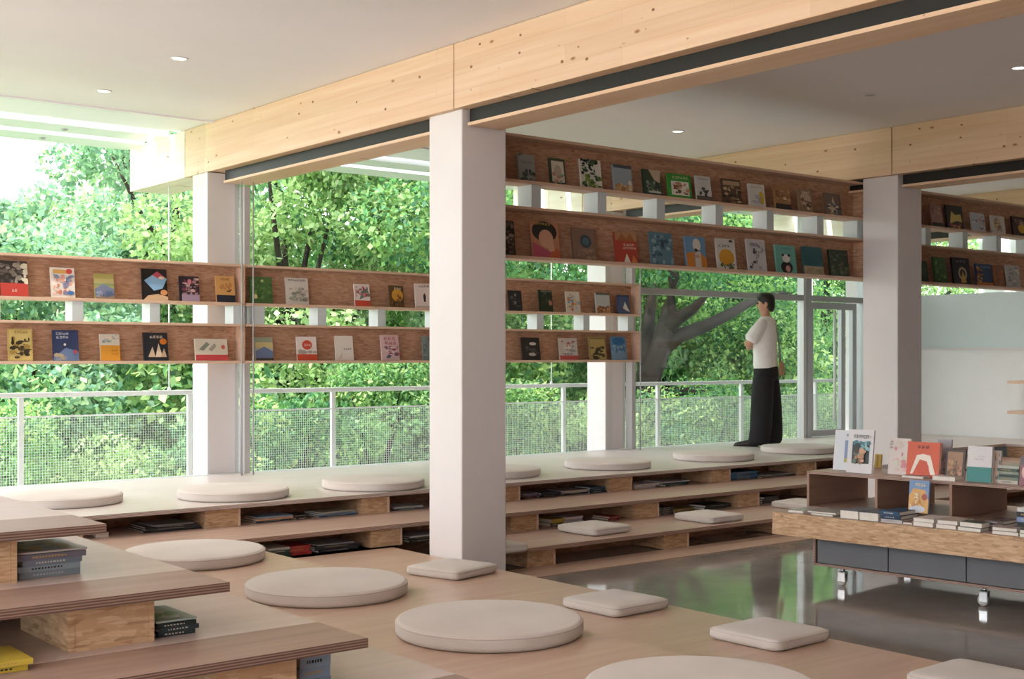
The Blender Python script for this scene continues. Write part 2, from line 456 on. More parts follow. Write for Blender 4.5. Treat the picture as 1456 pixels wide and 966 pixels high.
def block(par, x0, x1, yf, z0, z1, depth=.40, mat='osb_block'):
    """support under a step: strand-board face between two thin side panels"""
    MB().box(x0 + .0, x1 - .018, yf + .004, yf + .020, z0, z1).build('block_face', M[mat], par)
    MB().box(x0, x0 + .018, yf + .021, yf + depth, z0, z1).build('block_side', M[mat], par)
    MB().box(x1 - .0175, x1, yf, yf + depth, z0, z1).build('block_side', M['shelf_edge'], par)

ws = empty('stepped_seating', (7, 8.1, 0))
tag(ws, 'three-step plywood seating with book niches running along the windows', 'steps')
def wsp(o):   # keep world placement of parts under the empty
    o.parent = ws; o.location = (-7, -8.1, 0); return o
def wbox(nm, *a, mat, bevel=.003):
    o = MB().box(*a).build(nm, mat, None, bevel); return wsp(o)
X0, X1 = -3.4, 13.95
wbox('platform_deck', X0, 14.88, 8.10, GY - .07, L3 - TT, L3, mat=M['deck'])
wbox('platform_deck', X1, 14.88, 3.6, 8.097, L3 - TT, L3, mat=M['deck'])
wbox('tread', X0, X1 - .003, 7.52, 8.60, L2 - TT, L2, mat=M['ply'])
wbox('tread', 5.36, 9.79, 6.87, 8.00, L1 - TT, L1, mat=M['ply'])
wbox('tread', 9.793, 10.177, 7.10, 8.00, L1 - TT, L1, mat=M['ply'])
wbox('tread', 10.18, X1 - .003, 6.87, 8.00, L1 - TT, L1, mat=M['ply'])
wbox('back_board', X0, X1, 8.62, 8.64, 0, L3 - TT, mat=M['osb'])
wbox('back_board', 5.36, X1, 8.02, 8.04, 0, L2 - TT, mat=M['osb'])
wbox('back_board', X0, 5.36, 8.02, 8.04, L1, L2 - TT, mat=M['osb'])
wbox('back_board', 5.37, X1, 7.30, 7.32, 0, L1 - TT, mat=M['osb'])
wbox('end_board', X1 + .04, X1 + .06, 3.7, 8.1, 0, L3 - TT, mat=M['osb_block'])
def wblocks(pxs, yf, z0, z1):
    for a, b in pxs:
        n0 = set(bpy.data.objects)
        block(None, wx(a, yf), wx(b, yf), yf, z0, z1)
        for o in set(bpy.data.objects) - n0: wsp(o)
wblocks([(60, 118), (292, 342), (514, 554), (700, 740), (868, 899), (1013, 1039), (1137, 1161), (1238, 1258), (1322, 1340)], 8.14, L2, L3 - TT)
wblocks([(250, 302), (527, 572), (727, 766), (903, 937), (1050, 1080), (1172, 1196), (1280, 1300)], 7.56, L1, L2 - TT)
wblocks([(750, 790), (945, 980), (1108, 1136)], 6.93, 0.006, L1 - TT)

# left-hand stepped unit: stacked decks that step back
ls = empty('stepped_seating', (2, 4, L1))
tag(ls, 'stacked plywood seating decks stepping up on blocks, piles of books tucked between', 'steps')
def lsp(o):
    o.parent = ls; o.location = (-2, -4, -L1); return o
tiers = [  # right edge, front edge, back edge, top level
    (3.69, 1.9, 7.49, L2), (2.44, 3.02, 8.08, L3), (2.10, 3.31, 7.4, L4), (1.785, 3.60, 7.2, L5), (1.53, 3.94, 7.0, L6)]
for i, (xr, yf, yb, z) in enumerate(tiers):
    wdt = .30
    if i >= 1:
        lsp(MB().box(-3.3, xr, yf, yf + wdt, z - TT, z).build('front_board', M['ply_front'], None, .002))
        lsp(MB().box(-3.3, xr, yf + wdt + .001, yb, z - TT, z).build('deck', M['deck_pink'], None, .002))
    else:
        lsp(MB().box(-3.3, xr, yf, yb, z - TT, z).build('deck', M['plinth'], None, .002))
def lblock(px0, px1, yf, z0, z1, depth=.42):
    n0 = set(bpy.data.objects)
    x0, x1 = wx(px0, yf), wx(px1, yf)
    MB().box(x0 + .0185, x1 - .0185, yf, yf + .018, z0, z1).build('block_face', M['osb_block'], None)
    MB().box(x0, x0 + .018, yf - .002, yf + depth, z0, z1).build('block_side', M['osb_block'], None)
    MB().box(x1 - .018, x1, yf - .002, yf + depth, z0, z1).build('block_side', M['osb_block'], None)
    for o in set(bpy.data.objects) - n0: lsp(o)
lblock(-95, 24, 4.00, L5, L6 - TT)
lblock(97, 219, 3.68, L4, L5 - TT)
lblock(306, 421, 3.38, L3, L4 - TT)
lblock(440, 560, 3.10, L2, L3 - TT)
for yy in (4.9, 6.3):                     # supports farther back, under the right-hand edges
    for (xr, yf, yb, z), z0 in zip(tiers, (L1, L2, L3, L4, L5)):
        lsp(MB().box(xr - .45, xr - .10, yy, yy + .35, z0, z - TT).build('support_block', M['osb_block'], None))
lsp(MB().box(3.25, 3.59, 2.0, 2.4, L1, L2 - TT).build('support_block', M['osb_block'], None))
for k in range(3):
    lsp(MB().box(-2.6 + k * 1.3, -2.2 + k * 1.3, 4.6, 5.0, L3, L4 - TT).build('support_block', M['osb_block'], None))

# ------------------------------------------------------------------ cushions
def round_cushion_mesh(D=.80, T=.068):
    r = D / 2; e = .022; prof = [(r * .2, 0), (r - e, 0)]
    prof = [(.01, 0.0), (r - e, 0.0)]
    for k in range(1, 7):
        a = math.pi / 2 * k / 6; prof.append((r - e + e * math.sin(a), e - e * math.cos(a)))
    for k in range(0, 7):
        a = math.pi / 2 * k / 6; prof.append((r - e + e * math.cos(a), T - e + e * math.sin(a)))
    prof += [(r * .75, T + .004), (r * .4, T + .007), (.01, T + .008)]
    return MB().lathe(prof, 72)
def round_seam(D=.80, T=.068):
    r = D / 2 - .003; pts = [(r * math.cos(a), r * math.sin(a), T - .012) for a in [2 * math.pi * k / 72 for k in range(73)]]
    return MB().tube(pts, .0042, 6, cap=False)
def sq_ring(a, z, n=72, p=13.0):
    R = []
    for k in range(n):
        q = 2 * math.pi * k / n; c, s = math.cos(q), math.sin(q)
        m = (abs(c) ** p + abs(s) ** p) ** (-1 / p); R.append((a * m * c, a * m * s, z))
    return R
def square_cushion_mesh(A=.415, T=.056):
    h = A / 2
    return MB().rings([sq_ring(h - .02, 0), sq_ring(h - .004, .008), sq_ring(h, .02), sq_ring(h, T - .018), sq_ring(h - .005, T - .006), sq_ring(h - .02, T), sq_ring(h * .6, T + .006), sq_ring(h * .05, T + .008)])
def square_seam(A=.415, T=.056):
    pts = sq_ring(A / 2 - .002, T - .010); return MB().tube(pts + pts[:1], .0035, 6, cap=False)
protos = {}
def cushion(kind, x, y, z, rz, label, group):
    if kind not in protos:
        a = (round_cushion_mesh() if kind == 'round' else square_cushion_mesh()).build(kind + '_cushion', M['fabric'])
        b = (round_seam() if kind == 'round' else square_seam()).build('piping', M['fabric'], a)
        protos[kind] = (a, b)
    else:
        a0, b0 = protos[kind]; a = a0.copy(); COL.objects.link(a); b = b0.copy(); COL.objects.link(b); b.parent = a
    a.location = (x, y, z + .001); a.rotation_euler = (0, 0, rz); tag(a, label, 'cushion', group); return a
def rc(pxc, w, z, label, D=.80):
    d = D * F_PX / w; u = (pxc - 728) / F_PX
    cushion('round', d * (CS * u + SN), d * (CS - SN * u), z, 0, label, 'round cushions on the platform' if z == L3 else 'round cushions on the low deck')
rc(90, 163, L3, 'round cream cushion on the window platform nearest the stacked decks')
rc(332, 156, L3, 'round cream cushion on the platform in front of the slim post by the shelf joint')
rc(531, 145, L3, 'round cream cushion on the platform between the slim post and the thick column')
rc(703, 132, L3, 'round cream cushion on the platform just behind the thick column')
rc(864, 123, L3, 'round cream cushion on the platform in front of the post at the shelf end')
rc(1014, 114, L3, 'round cream cushion on the platform close behind the feet of the standing person')
rc(1135, 106, L3, 'round cream cushion on the platform between the standing person and the glazed door')
rc(277, 197, L2, 'round cream cushion on the low deck, touching the bottom window step')
rc(465, 229, L2, 'round cream cushion on the low deck, second out from the window step')
rc(696, 267, L2, 'round cream cushion on the low deck, third out from the window step')
rc(997, 334, L2, 'round cream cushion on the low deck, farthest from the window step')
def sc_(px, py, z, rz, label, grp):
    x, y = on(px, py, z + .056); cushion('square', x, y, z, rz, label, grp)
g1, g2 = 'square cushions on the bottom step', 'square cushions on the plinth'
sc_(845, 746, L1, .06, 'square cream cushion on the bottom step in front of the white-spined books', g1)
sc_(1008, 730, L1, .02, 'square cream cushion on the bottom step nearer the book table', g1)
sc_(693, 772, L1, 0, 'square cream cushion on the bottom step right behind the thick column', g1)
sc_(1142, 713, L1, .1, 'square cream cushion on the bottom step behind the far corner of the book table', g1)
sc_(643, 803, L1, .25, 'square cream cushion at the foot of the thick column', g2)
sc_(875, 850, L1, .05, 'square cream cushion near the plinth edge, next one out from the thick column', g2)
sc_(1094, 893, L1, .03, 'square cream cushion near the plinth edge, third out from the thick column', g2)
sc_(1390, 958, L1, .03, 'square cream cushion near the plinth edge, farthest from the thick column', g2)

# ------------------------------------------------------------------ hanging display shelves
def shelf(name_label, x0, x1, yf, depth, units, spacers, ends, rods=()):
    """two long trays, one above the other, joined by white spacer boxes"""
    s = empty('display_shelf', ((x0 + x1) / 2, yf, units[-1][0])); tag(s, name_label, 'shelf', 'hanging book shelves')
    cx, cz = (x0 + x1) / 2, units[-1][0]
    def part(nm, a, b, c, d_, e, f, m, bev=.0015):
        return MB().box(a - cx, b - cx, c - yf, d_ - yf, e - cz, f - cz).build(nm, m, s, bev)
    for z0, z1 in units:
        part('bottom_board', x0, x1, yf, yf + depth, z0, z0 + .024, M['shelf_edge'])
        part('top_board', x0, x1, yf, yf + depth, z1 - .02, z1, M['shelf_edge'])
        part('back_panel', x0 + .019, x1 - .019, yf + depth - .02, yf + depth - .002, z0 + .0245, z1 - .0205, M['osb'])
        for e, xx in zip(ends, (x0, x1 - .018)):
            if e: part('end_panel', xx, xx + .018, yf + .002, yf + depth, z0 + .0245, z1 - .0205, M['shelf_edge'] if e == 1 else M['osb'])
    for xr in spacers:
        part('spacer_box', xr - .09, xr, yf + .008, yf + depth - .004, units[1][1] + .0005, units[0][0] - .0005, M['spacer'])
    for rx in rods:
        MB().tube([(rx - cx, -.012, L3 - cz), (rx - cx, -.012, CEIL - .07 - cz)], .007, 8).build('hanging_rod', M['alu'], s)
    return s
LY, UY, SD = 10.06, 7.12, .17
LUN = [(1.93, 2.285), (1.43, 1.77)]
UUN = [(2.735, 3.085), (2.19, 2.57)]
shelf('long two-tier strand-board shelf hanging before the window beside the stacked decks', -3.3, 5.13, LY, SD, LUN,
      [5.11, 4.36, 3.72, 3.08, 2.44, 1.80, 1.16, .5, -.2, -.9, -1.6], (1, 1), (5.09,))
shelf('two-tier strand-board shelf hanging before the window behind the thick column', 5.14, 9.91, LY, SD, LUN,
      [5.32, 5.94, 6.58, 7.22, 7.87, 8.51, 9.15, 9.80], (0, 1), (5.20, 9.88))
shelf('two-tier strand-board shelf hung under the ceiling between the two thick columns', 5.20, 9.92, UY, SD, UUN,
      [5.35, 6.00, 6.65, 7.28, 7.96, 8.60, 9.28, 9.86], (1, 2))
shelf('two-tier strand-board shelf hung under the ceiling past the column behind the table', 9.93, 14.5, UY, SD, UUN,
      [10.94, 11.58, 12.20, 12.85, 13.5, 14.1], (2, 1))

# ------------------------------------------------------------------ books
def cover_mesh(w, t, h, col):
    c = lin(col); m = MB(); k = .0022
    m.box(-w / 2, w / 2, 0, k, 0, h, c); m.box(-w / 2, w / 2, t - k, t, 0, h, c); m.box(-w / 2, -w / 2 + k, k, t - k, 0, h, c)
    return m
def art_mesh(w, h, art, seed):
    r = random.Random(seed); m = MB(); lay = [0]; prev = [0]
    def poly(pts, c):
        lay[0] += 1; y = -.0005 - .00022 * lay[0]
        o = len(m.v); m.add([((x - .5) * w, y, z * h) for x, z in pts], [tuple(range(len(pts)))], lin(c))
        if lay[0] > 1:           # hairline link so the print stays one piece
            m.v.append(m.v[o]); m.f.append([prev[0], o, len(m.v) - 1]); m.c.append(lin(c)); m.mi.append(0); m.smooth.append(False)
        prev[0] = o
    def clampp(v): return max(.0, min(1., v))
    for a in art:
        k = a[0]
        if k == 'r': poly([(a[1], a[2]), (a[3], a[2]), (a[3], a[4]), (a[1], a[4])], a[5])
        elif k == 'e': poly([(clampp(a[1] + a[3] * math.cos(q)), clampp(a[2] + a[4] * math.sin(q))) for q in [2 * math.pi * i / 18 for i in range(18)]], a[5])
        elif k == 'p': poly(a[1], a[2])
        elif k == 'n':           # scattered small shapes: busy illustration inside a box
            x0, z0, x1, z1, cols, n = a[1:]
            for i in range(int(n * 2.2)):
                cx, cz = r.uniform(x0, x1), r.uniform(z0, z1); rx, rz = r.uniform(.03, .15), r.uniform(.02, .09); q0 = r.uniform(0, 3)
                poly([(clampp(cx + rx * math.cos(q0 + q)), clampp(cz + rz * math.sin(q0 + q))) for q in (0, 1.1, 2.3, 3.3, 4.6, 5.4)], cols[i % len(cols)])
        elif k == 't':           # a row (or column) of printed characters
            x0, z0, x1, z1, c, n = a[1:]
            hor = (x1 - x0) * w >= (z1 - z0) * h
            for i in range(n):
                if hor: bx0, bx1, bz0, bz1 = x0 + (x1 - x0) * (i + .1) / n, x0 + (x1 - x0) * (i + .9) / n, z0, z1
                else: bx0, bx1, bz0, bz1 = x0, x1, z0 + (z1 - z0) * (i + .1) / n, z0 + (z1 - z0) * (i + .9) / n
                W, H = bx1 - bx0, bz1 - bz0
                strokes = [(0, .78, 1, .92), (0, .36, 1, .5), (.42, 0, .58, 1), (.05, 0, .2, .8), (.8, 0, .95, .75), (0, 0, 1, .14)]
                for (sa, sb, sc, sd) in r.sample(strokes, 4):
                    poly([(bx0 + sa * W, bz0 + sb * H), (bx0 + sc * W, bz0 + sb * H), (bx0 + sc * W, bz0 + sd * H), (bx0 + sa * W, bz0 + sd * H)], c)
    return m
NB = [0]
def standing_book(w, h, t, base, art, loc, rz, lean, label, group, name='picture_book'):
    NB[0] += 1
    b = cover_mesh(w, t, h, base).build(name, M['print']); tag(b, label, 'book', group)
    MB().box(-w / 2 + .0025, w / 2 - .003, .0024, t - .0024, .003, h - .003).build('pages', M['paper'], b)
    if art: art_mesh(w, h, art, NB[0]).build('cover_print', M['print'], b)
    b.location = (loc[0], loc[1], loc[2] + t * math.sin(lean) + .0005); b.rotation_euler = Euler((-lean, 0, rz), 'XYZ'); return b
def lying_book(w, d, t, col, loc, rz, label, group, spine='f', top=None, name='book'):
    """flat book; spine f = towards its front, b = page edges towards its front"""
    m = MB(); c = lin(col); k = .0022; s = 1 if spine == 'f' else -1
    tc = lin(top) if top else c
    m.box(-w / 2, w / 2, -d / 2, d / 2, 0, k, c); m.box(-w / 2, w / 2, -d / 2, d / 2, t - k, t, tc)
    y = -s * d / 2; m.box(-w / 2, w / 2, min(y, y + s * k), max(y, y + s * k), k, t - k, c)
    NB[0] += 1
    b = m.build(name, M['print'], None, 0, loc, (0, 0, rz)); tag(b, label, 'book', group)
    MB().box(-w / 2 + .003, w / 2 - .003, -d / 2 + .003, d / 2 - .003, k, t - k).build('pages', M['paper'], b)
    if spine == 'f' and w > .1:
        r = random.Random(NB[0]); a = MB(); cc = lin(r.choice(['#c8c4ba', '#b9985a', '#a8a8a8', '#23262b']))
        x = -w * .28
        while x < w * .2:
            q = r.uniform(.004, .008); a.add([(x, y - .0006, t * .38), (x + q, y - .0006, t * .38), (x + q, y - .0006, t * .66), (x, y - .0006, t * .66)], [(0, 1, 2, 3)], cc); x += q + .004
        a.build('spine_lettering', M['print'], b)
    return b

def rows(tab, yf, zb, depth, where, group, lean=.13):
    for (pl, pr, pt, pb, base, art, desc) in tab:
        yb = yf + .035
        x0, x1 = wx(pl + 1, yb), wx(pr, yb); pc = (pl + pr) / 2
        h = (pb - pt) / F_PX * dep(pc, yb)
        standing_book(x1 - x0, h, .013 + (x1 * 37 % 1) * .008, base, art, ((x0 + x1) / 2, yb + .01, zb + .024), ((x1 * 13) % 1 - .5) * .10, lean,
                      desc + ' ' + where, group)
W_, K_ = '#efeae4', '#1c1b1d'
LU = [
 (0, 41, 367, 418, '#3a3532', [('n', .05, .4, .95, .95, ['#6d6660', '#8c8378', '#54504c', '#a79f92'], 16), ('r', 0, 0, 1, .36, '#c8483f'), ('t', .4, .12, .6, .2, '#f0d9d0', 2), ('n', .85, .4, .97, .9, ['#e8e0c8'], 5)], 'dark photo-cover book with a wide red paper band'),
 (73, 108, 378, 421, '#efe6df', [('r', .1, .8, .7, .93, '#e7b563'), ('e', .78, .88, .13, .09, '#d8504b'), ('n', .1, .1, .9, .75, ['#e7a99a', '#8f86a8', '#d98d6f', '#7d9ec2', '#f1c9b9'], 16), ('e', .8, .15, .15, .07, '#4a78b0')], 'white book with a scattered colourful drawing'),
 (135, 164, 386, 422, '#b6ab62', [('r', 0, .62, 1, .8, '#c9c083'), ('r', 0, .5, 1, .62, '#8c9a6d'), ('p', [(0, .4), (.45, .58), (1, .4), (1, .1), (0, .1)], '#76809c'), ('r', 0, 0, 1, .12, '#8a7a66'), ('n', .1, .1, .9, .25, ['#5b6a8a', '#99a3bd'], 8)], 'olive and slate-blue striped book with a hill shape'),
 (203, 240, 379, 424, K_, [('p', [(.08, .62), (.6, .9), (1, .7), (.8, .38), (.45, .3)], '#8fbbe0'), ('p', [(.4, .8), (.62, .93), (.95, .72), (.75, .66)], '#c9566a'), ('p', [(.02, .0), (.2, .14), (.6, .2), (1, .12), (1, 0)], '#d6b793'), ('e', .85, .25, .14, .09, '#dc9a63'), ('e', .78, .72, .12, .05, '#ead4c6')], 'black book with a light blue swooping figure'),
 (256, 285, 389, 425, '#2a2430', [('r', .1, .0, 1, .27, '#a793ad'), ('n', .15, .3, .9, .9, ['#7a3e52', '#b3848c', '#4f3547', '#d9b7ae'], 14), ('e', .5, .78, .1, .1, '#d98391'), ('t', .3, .35, .6, .6, '#c7a0a8', 3)], 'dark purple book with a rosy figure and lilac foot'),
 (308, 336, 388, 426, '#e0ab6b', [('r', 0, 0, 1, .27, '#2b2e3e'), ('t', .25, .82, .75, .92, '#8d5f36', 4), ('p', [(.5, .42), (.85, .5), (.7, .38)], '#3e2f24'), ('n', .2, .5, .8, .7, ['#c78e52'], 5)], 'tan orange book with a navy lower band'),
 (356, 389, 390, 428, '#4e7440', [('n', .1, .2, .95, .9, ['#5f8a4b', '#3f6236', '#6f9a55'], 14), ('e', .22, .25, .09, .09, '#e6dfa0'), ('e', .55, .85, .06, .05, '#d9d69a')], 'plain green book with a small pale moon'),
 (408, 440, 393, 431, '#ded6cc', [('t', .1, .87, .9, .95, '#5c554f', 6), ('n', .15, .15, .9, .6, ['#b9b0a6', '#9fa598', '#c8bfb0', '#8e877f'], 14)], 'off-white book with a grey pencil sketch'),
 (505, 528, 400, 432, '#efe3df', [('r', 0, 0, 1, .26, '#d4503c'), ('p', [(.3, .3), (.5, .7), (.9, .85), (.8, .45)], '#6d8275'), ('n', .2, .45, .9, .9, ['#d98a8f', '#caa', '#7a6a60'][:1] + ['#b9475b', '#6c7a6a'], 9), ('t', .05, .4, .16, .9, '#c2404a', 4)], 'white and pink book with a red lower band'),
 (555, 576, 403, 434, '#5f4526', [('e', .55, .55, .4, .3, '#d69a35'), ('n', .15, .1, .9, .6, ['#3b2b1f', '#8a5a2c', '#c88a3a'], 12), ('t', .3, .82, .8, .92, '#e8dcc0', 3)], 'brown and amber book with a crowd drawing'),
 (592, 618, 400, 435, '#ead8d2', [('p', [(.45, .25), (.55, .25), (.58, .5), (.5, .62), (.43, .5)], '#26242a'), ('t', .2, .85, .8, .93, '#5c4e50', 4), ('r', 0, 0, 1, .08, '#cdb4ac')], 'pale pink book with a small black figure'),
 (725, 744, 410, 439, '#24262a', [('n', .2, .2, .8, .8, ['#5a5d62', '#8c8f90', '#3c4046'], 8)], 'black book with a smudgy grey drawing'),
 (768, 788, 409, 440, '#22301f', [('n', .1, .3, .9, .95, ['#35492f', '#1a2218', '#4b5d3a'], 9), ('e', .8, .4, .13, .12, '#c98a80'), ('t', .1, .9, .9, .97, '#b8b0a0', 5)], 'black-green book with a pink spot'),
 (806, 827, 411, 441, '#e4dccf', [('n', .1, .1, .9, .9, ['#d9964f', '#8fb0c9', '#c9705b', '#b9c9d6', '#e3b777'], 14)], 'white book with blue and orange patches'),
 (849, 869, 412, 441, '#c3c7c8', [('r', 0, 0, 1, .3, '#c98f62'), ('n', .05, .02, .95, .35, ['#9c6a48', '#e0b48a', '#7a5a48'], 9), ('r', 0, .9, 1, 1, '#6d7074')], 'grey book with an orange landscape foot'),
 (880, 897, 415, 442, '#4a5a80', [('p', [(.4, .3), (.6, .65), (.8, .35), (.95, .1), (.6, .2)], '#e4ded8'), ('r', 0, .9, 1, 1, '#39466a')], 'blue book with a white bird shape'),
]
LL = [
 (12, 48, 470, 516, '#cbb26b', [('r', .06, .04, .94, .96, '#d9c37c'), ('n', .15, .1, .85, .72, ['#3a3020', '#5b4a2c', '#a98c48', '#2c241a'], 15), ('t', .25, .85, .8, .93, '#8a7334', 5)], 'mustard yellow book with a black ink drawing'),
 (76, 113, 472, 516, '#2f3f66', [('p', [(0, .1), (.5, .42), (1, .3), (1, 0), (0, 0)], '#6a7fa8'), ('n', .05, .02, .5, .25, ['#b9a98e', '#8a93a8'], 6), ('t', .12, .84, .62, .92, '#d9deea', 4), ('t', .12, .72, .6, .8, '#d9deea', 4), ('e', .45, .52, .05, .04, '#f2efe0'), ('e', .85, .28, .08, .07, '#a8485a')], 'navy night-sky book with a pale title'),
 (143, 172, 477, 515, '#d9d2c4', [('r', 0, 0, 1, .58, '#dd9a35'), ('n', .1, .7, .9, .92, ['#b9c0bd', '#e6d7bd', '#9aa6a3'], 7), ('t', .55, .35, .9, .42, '#a86a1c', 3), ('t', .55, .22, .9, .28, '#a86a1c', 3)], 'book with a pale top and an orange lower half'),
 (205, 241, 475, 515, '#262a33', [('t', .25, .8, .8, .89, '#e6e0d0', 4), ('p', [(.15, .12), (.35, .5), (.45, .12)], '#d9c1a2'), ('p', [(.45, .12), (.6, .62), (.75, .12)], '#e6d3b8'), ('p', [(.68, .12), (.82, .45), (.92, .12)], '#cdb091'), ('e', .8, .68, .15, .11, '#dd7f2f')], 'charcoal book with three pale peaks and an orange sun'),
 (278, 326, 484, 515, '#e0d6c4', [('r', 0, 0, 1, .26, '#cf4f52'), ('p', [(.1, .5), (.35, .85), (.45, .75), (.25, .45)], '#8f9486'), ('p', [(.4, .5), (.6, .8), (.65, .65), (.5, .42)], '#a7a495'), ('e', .86, .62, .06, .1, '#d2675f')], 'wide landscape book in cream with a red foot'),
 (364, 390, 482, 515, '#b9b3a0', [('r', 0, .78, 1, 1, '#9aa08a'), ('r', 0, .55, 1, .78, '#d0be86'), ('p', [(0, .4), (.5, .6), (1, .38), (1, 0), (0, 0)], '#6d7da0'), ('r', 0, 0, 1, .1, '#4a4038')], 'beige and slate-blue striped book with a hill shape'),
 (423, 452, 481, 515, '#efe4de', [('r', 0, 0, 1, .25, '#d4543a'), ('e', .52, .65, .25, .2, '#d4513c'), ('t', .35, .6, .7, .7, '#f0d8cc', 3), ('n', .1, .3, .9, .42, ['#b8a9a0'], 5)], 'white book with a red disc and a red foot'),
 (478, 504, 480, 515, '#ece3da', [('t', .45, .42, .9, .5, '#6a6068', 4), ('p', [(.1, .05), (.4, .35), (.3, .05)], '#e0cfae')], 'nearly blank white book with one small line of title'),
 (543, 570, 480, 516, '#e2c4c4', [('t', .15, .8, .85, .93, '#c25365', 3), ('t', .15, .62, .85, .75, '#c25365', 3), ('n', .15, .1, .9, .55, ['#b8798a', '#5d6072', '#eedfdd', '#a34a5c'], 14)], 'pink book crowded with small red figures'),
 (602, 622, 482, 516, '#7d8a88', [('n', .1, .1, .9, .9, ['#5f6f6c', '#9aa8a4'], 8)], 'grey-green book half tucked behind the thick column'),
 (744, 770, 483, 515, '#2c2a2c', [('e', .6, .72, .2, .07, '#d9d2cc'), ('e', .55, .25, .22, .08, '#c9c2ba'), ('n', .2, .3, .8, .6, ['#4a4444', '#5c5350'], 6)], 'dark book with two white blurs'),
 (797, 823, 484, 515, '#cfc6c0', [('r', 0, 0, 1, .2, '#c55a54'), ('n', .15, .2, .85, .85, ['#b76a68', '#8f8d92', '#e6dcd6', '#a3a6ad'], 13)], 'grey-white book with a red foot and small figures'),
 (839, 864, 481, 514, '#a8935a', [('r', .08, .04, .92, .96, '#bba668'), ('n', .15, .08, .85, .55, ['#2f2a1c', '#57492c', '#3a3222'], 12), ('r', .05, .9, .95, .94, '#8a7740')], 'old-gold book with a black ink drawing'),
 (871, 893, 481, 514, '#5f8fb4', [('e', .5, .8, .42, .17, '#2f6aa4'), ('r', .0, .0, 1, .38, '#7d9cb8'), ('n', .1, .3, .9, .6, ['#9ab6cc', '#4a7ba6'], 6)], 'sky-blue book with a darker blue crown'),
]
UU = [
 (739, 764, 217, 256, '#9aa09c', [('n', .1, .02, .9, .3, ['#4d554c', '#39403a', '#6a736a'], 10), ('t', .2, .66, .8, .74, '#6a5a66', 5), ('p', [(0, .9), (.3, 1), (0, 1)], '#5a6a56'), ('e', .4, .36, .08, .08, '#3a3432'), ('e', .62, .36, .08, .08, '#3a3432')], 'misty grey book with dark little figures at the foot'),
 (784, 807, 222, 260, '#4a5a46', [('r', .1, .1, .9, .9, '#d9d0be'), ('e', .5, .5, .25, .25, '#bfae9a'), ('n', .2, .1, .8, .4, ['#c9907a', '#8aa08a', '#d6b9a0'], 8)], 'cream book in a dark green printed frame'),
 (828, 858, 225, 267, '#e4e0d6', [('n', .0, .5, .8, 1, ['#2f4a36', '#47664a', '#1f3326'], 14), ('n', .05, .05, .9, .45, ['#5f7a3f', '#8a9a4a', '#3a5436'], 14)], 'white book with bold dark green jungle leaves'),
 (875, 902, 232, 271, '#9aa7b0', [('r', 0, .88, 1, 1, '#4a5560'), ('r', 0, 0, 1, .25, '#c59a6a'), ('e', .85, .25, .1, .2, '#e2d6c4'), ('n', .0, .0, .95, .28, ['#a87a4c', '#d9b48a'], 7)], 'slate-blue book with sandy figures at the foot'),
 (917, 944, 239, 276, '#2f4636', [('p', [(.3, 1), (1, 1), (.9, .5), (.6, .6)], '#c9b69c'), ('n', .1, .1, .9, .5, ['#4a6a52', '#22362a', '#86998a'], 12), ('r', .2, .08, .9, .16, '#c9cfc6')], 'dark green forest book with a peach sky'),
 (952, 985, 246, 281, '#3a9a3c', [('r', .14, .12, .9, .7, '#e6e4da'), ('e', .42, .52, .2, .12, '#8a5a34'), ('n', .25, .2, .85, .6, ['#b98a6a', '#6d4a30', '#d9cfc0'], 9), ('t', .2, .8, .85, .9, '#cfe0a8', 6)], 'bright green book with a white picture panel'),
 (992, 1014, 249, 285, '#d0d2d0', [('r', 0, 0, 1, .2, '#6a625c'), ('n', .2, .2, .8, .5, ['#2f3236', '#4a4d52'], 5), ('t', .15, .85, .8, .92, '#7a7d80', 5)], 'pale grey book with small dark silhouettes'),
 (1030, 1056, 252, 288, '#5a4636', [('r', .05, .75, .95, .92, '#b59a7c'), ('n', .05, .05, .95, .7, ['#2c221c', '#8f7358', '#c9ae8c', '#3a2c22'], 18)], 'brown book with a dense etched crowd'),
 (1068, 1090, 259, 292, '#d8d6d0', [('e', .75, .4, .17, .3, '#d9b92f'), ('t', .15, .82, .85, .9, '#a89a70', 5), ('n', .2, .1, .6, .5, ['#b9bcc0', '#a3a8b0'], 6)], 'white book with a tall yellow shape'),
 (1104, 1127, 261, 297, '#a87c56', [('r', 0, 0, 1, .24, '#262428'), ('n', .1, .35, .9, .75, ['#8f6440', '#c9a074', '#7a5436'], 9), ('e', .6, .45, .12, .06, '#e0c8a8')], 'brown book with a black lower band'),
 (1138, 1158, 266, 299, '#9a7d66', [('e', .5, .55, .38, .35, '#c4aa90'), ('n', .2, .1, .85, .6, ['#7a5c46', '#dac4aa', '#5f4636'], 10), ('t', .2, .85, .8, .92, '#e8dccb', 4)], 'sepia book with an oval vignette'),
 (1175, 1199, 271, 303, '#6a5646', [('p', [(.3, .2), (.5, .85), (.75, .2)], '#cbb79c'), ('n', .1, .05, .9, .5, ['#3a3432', '#a89078', '#e2d4c0', '#4a5260'], 12)], 'brown book with a pale standing figure'),
]
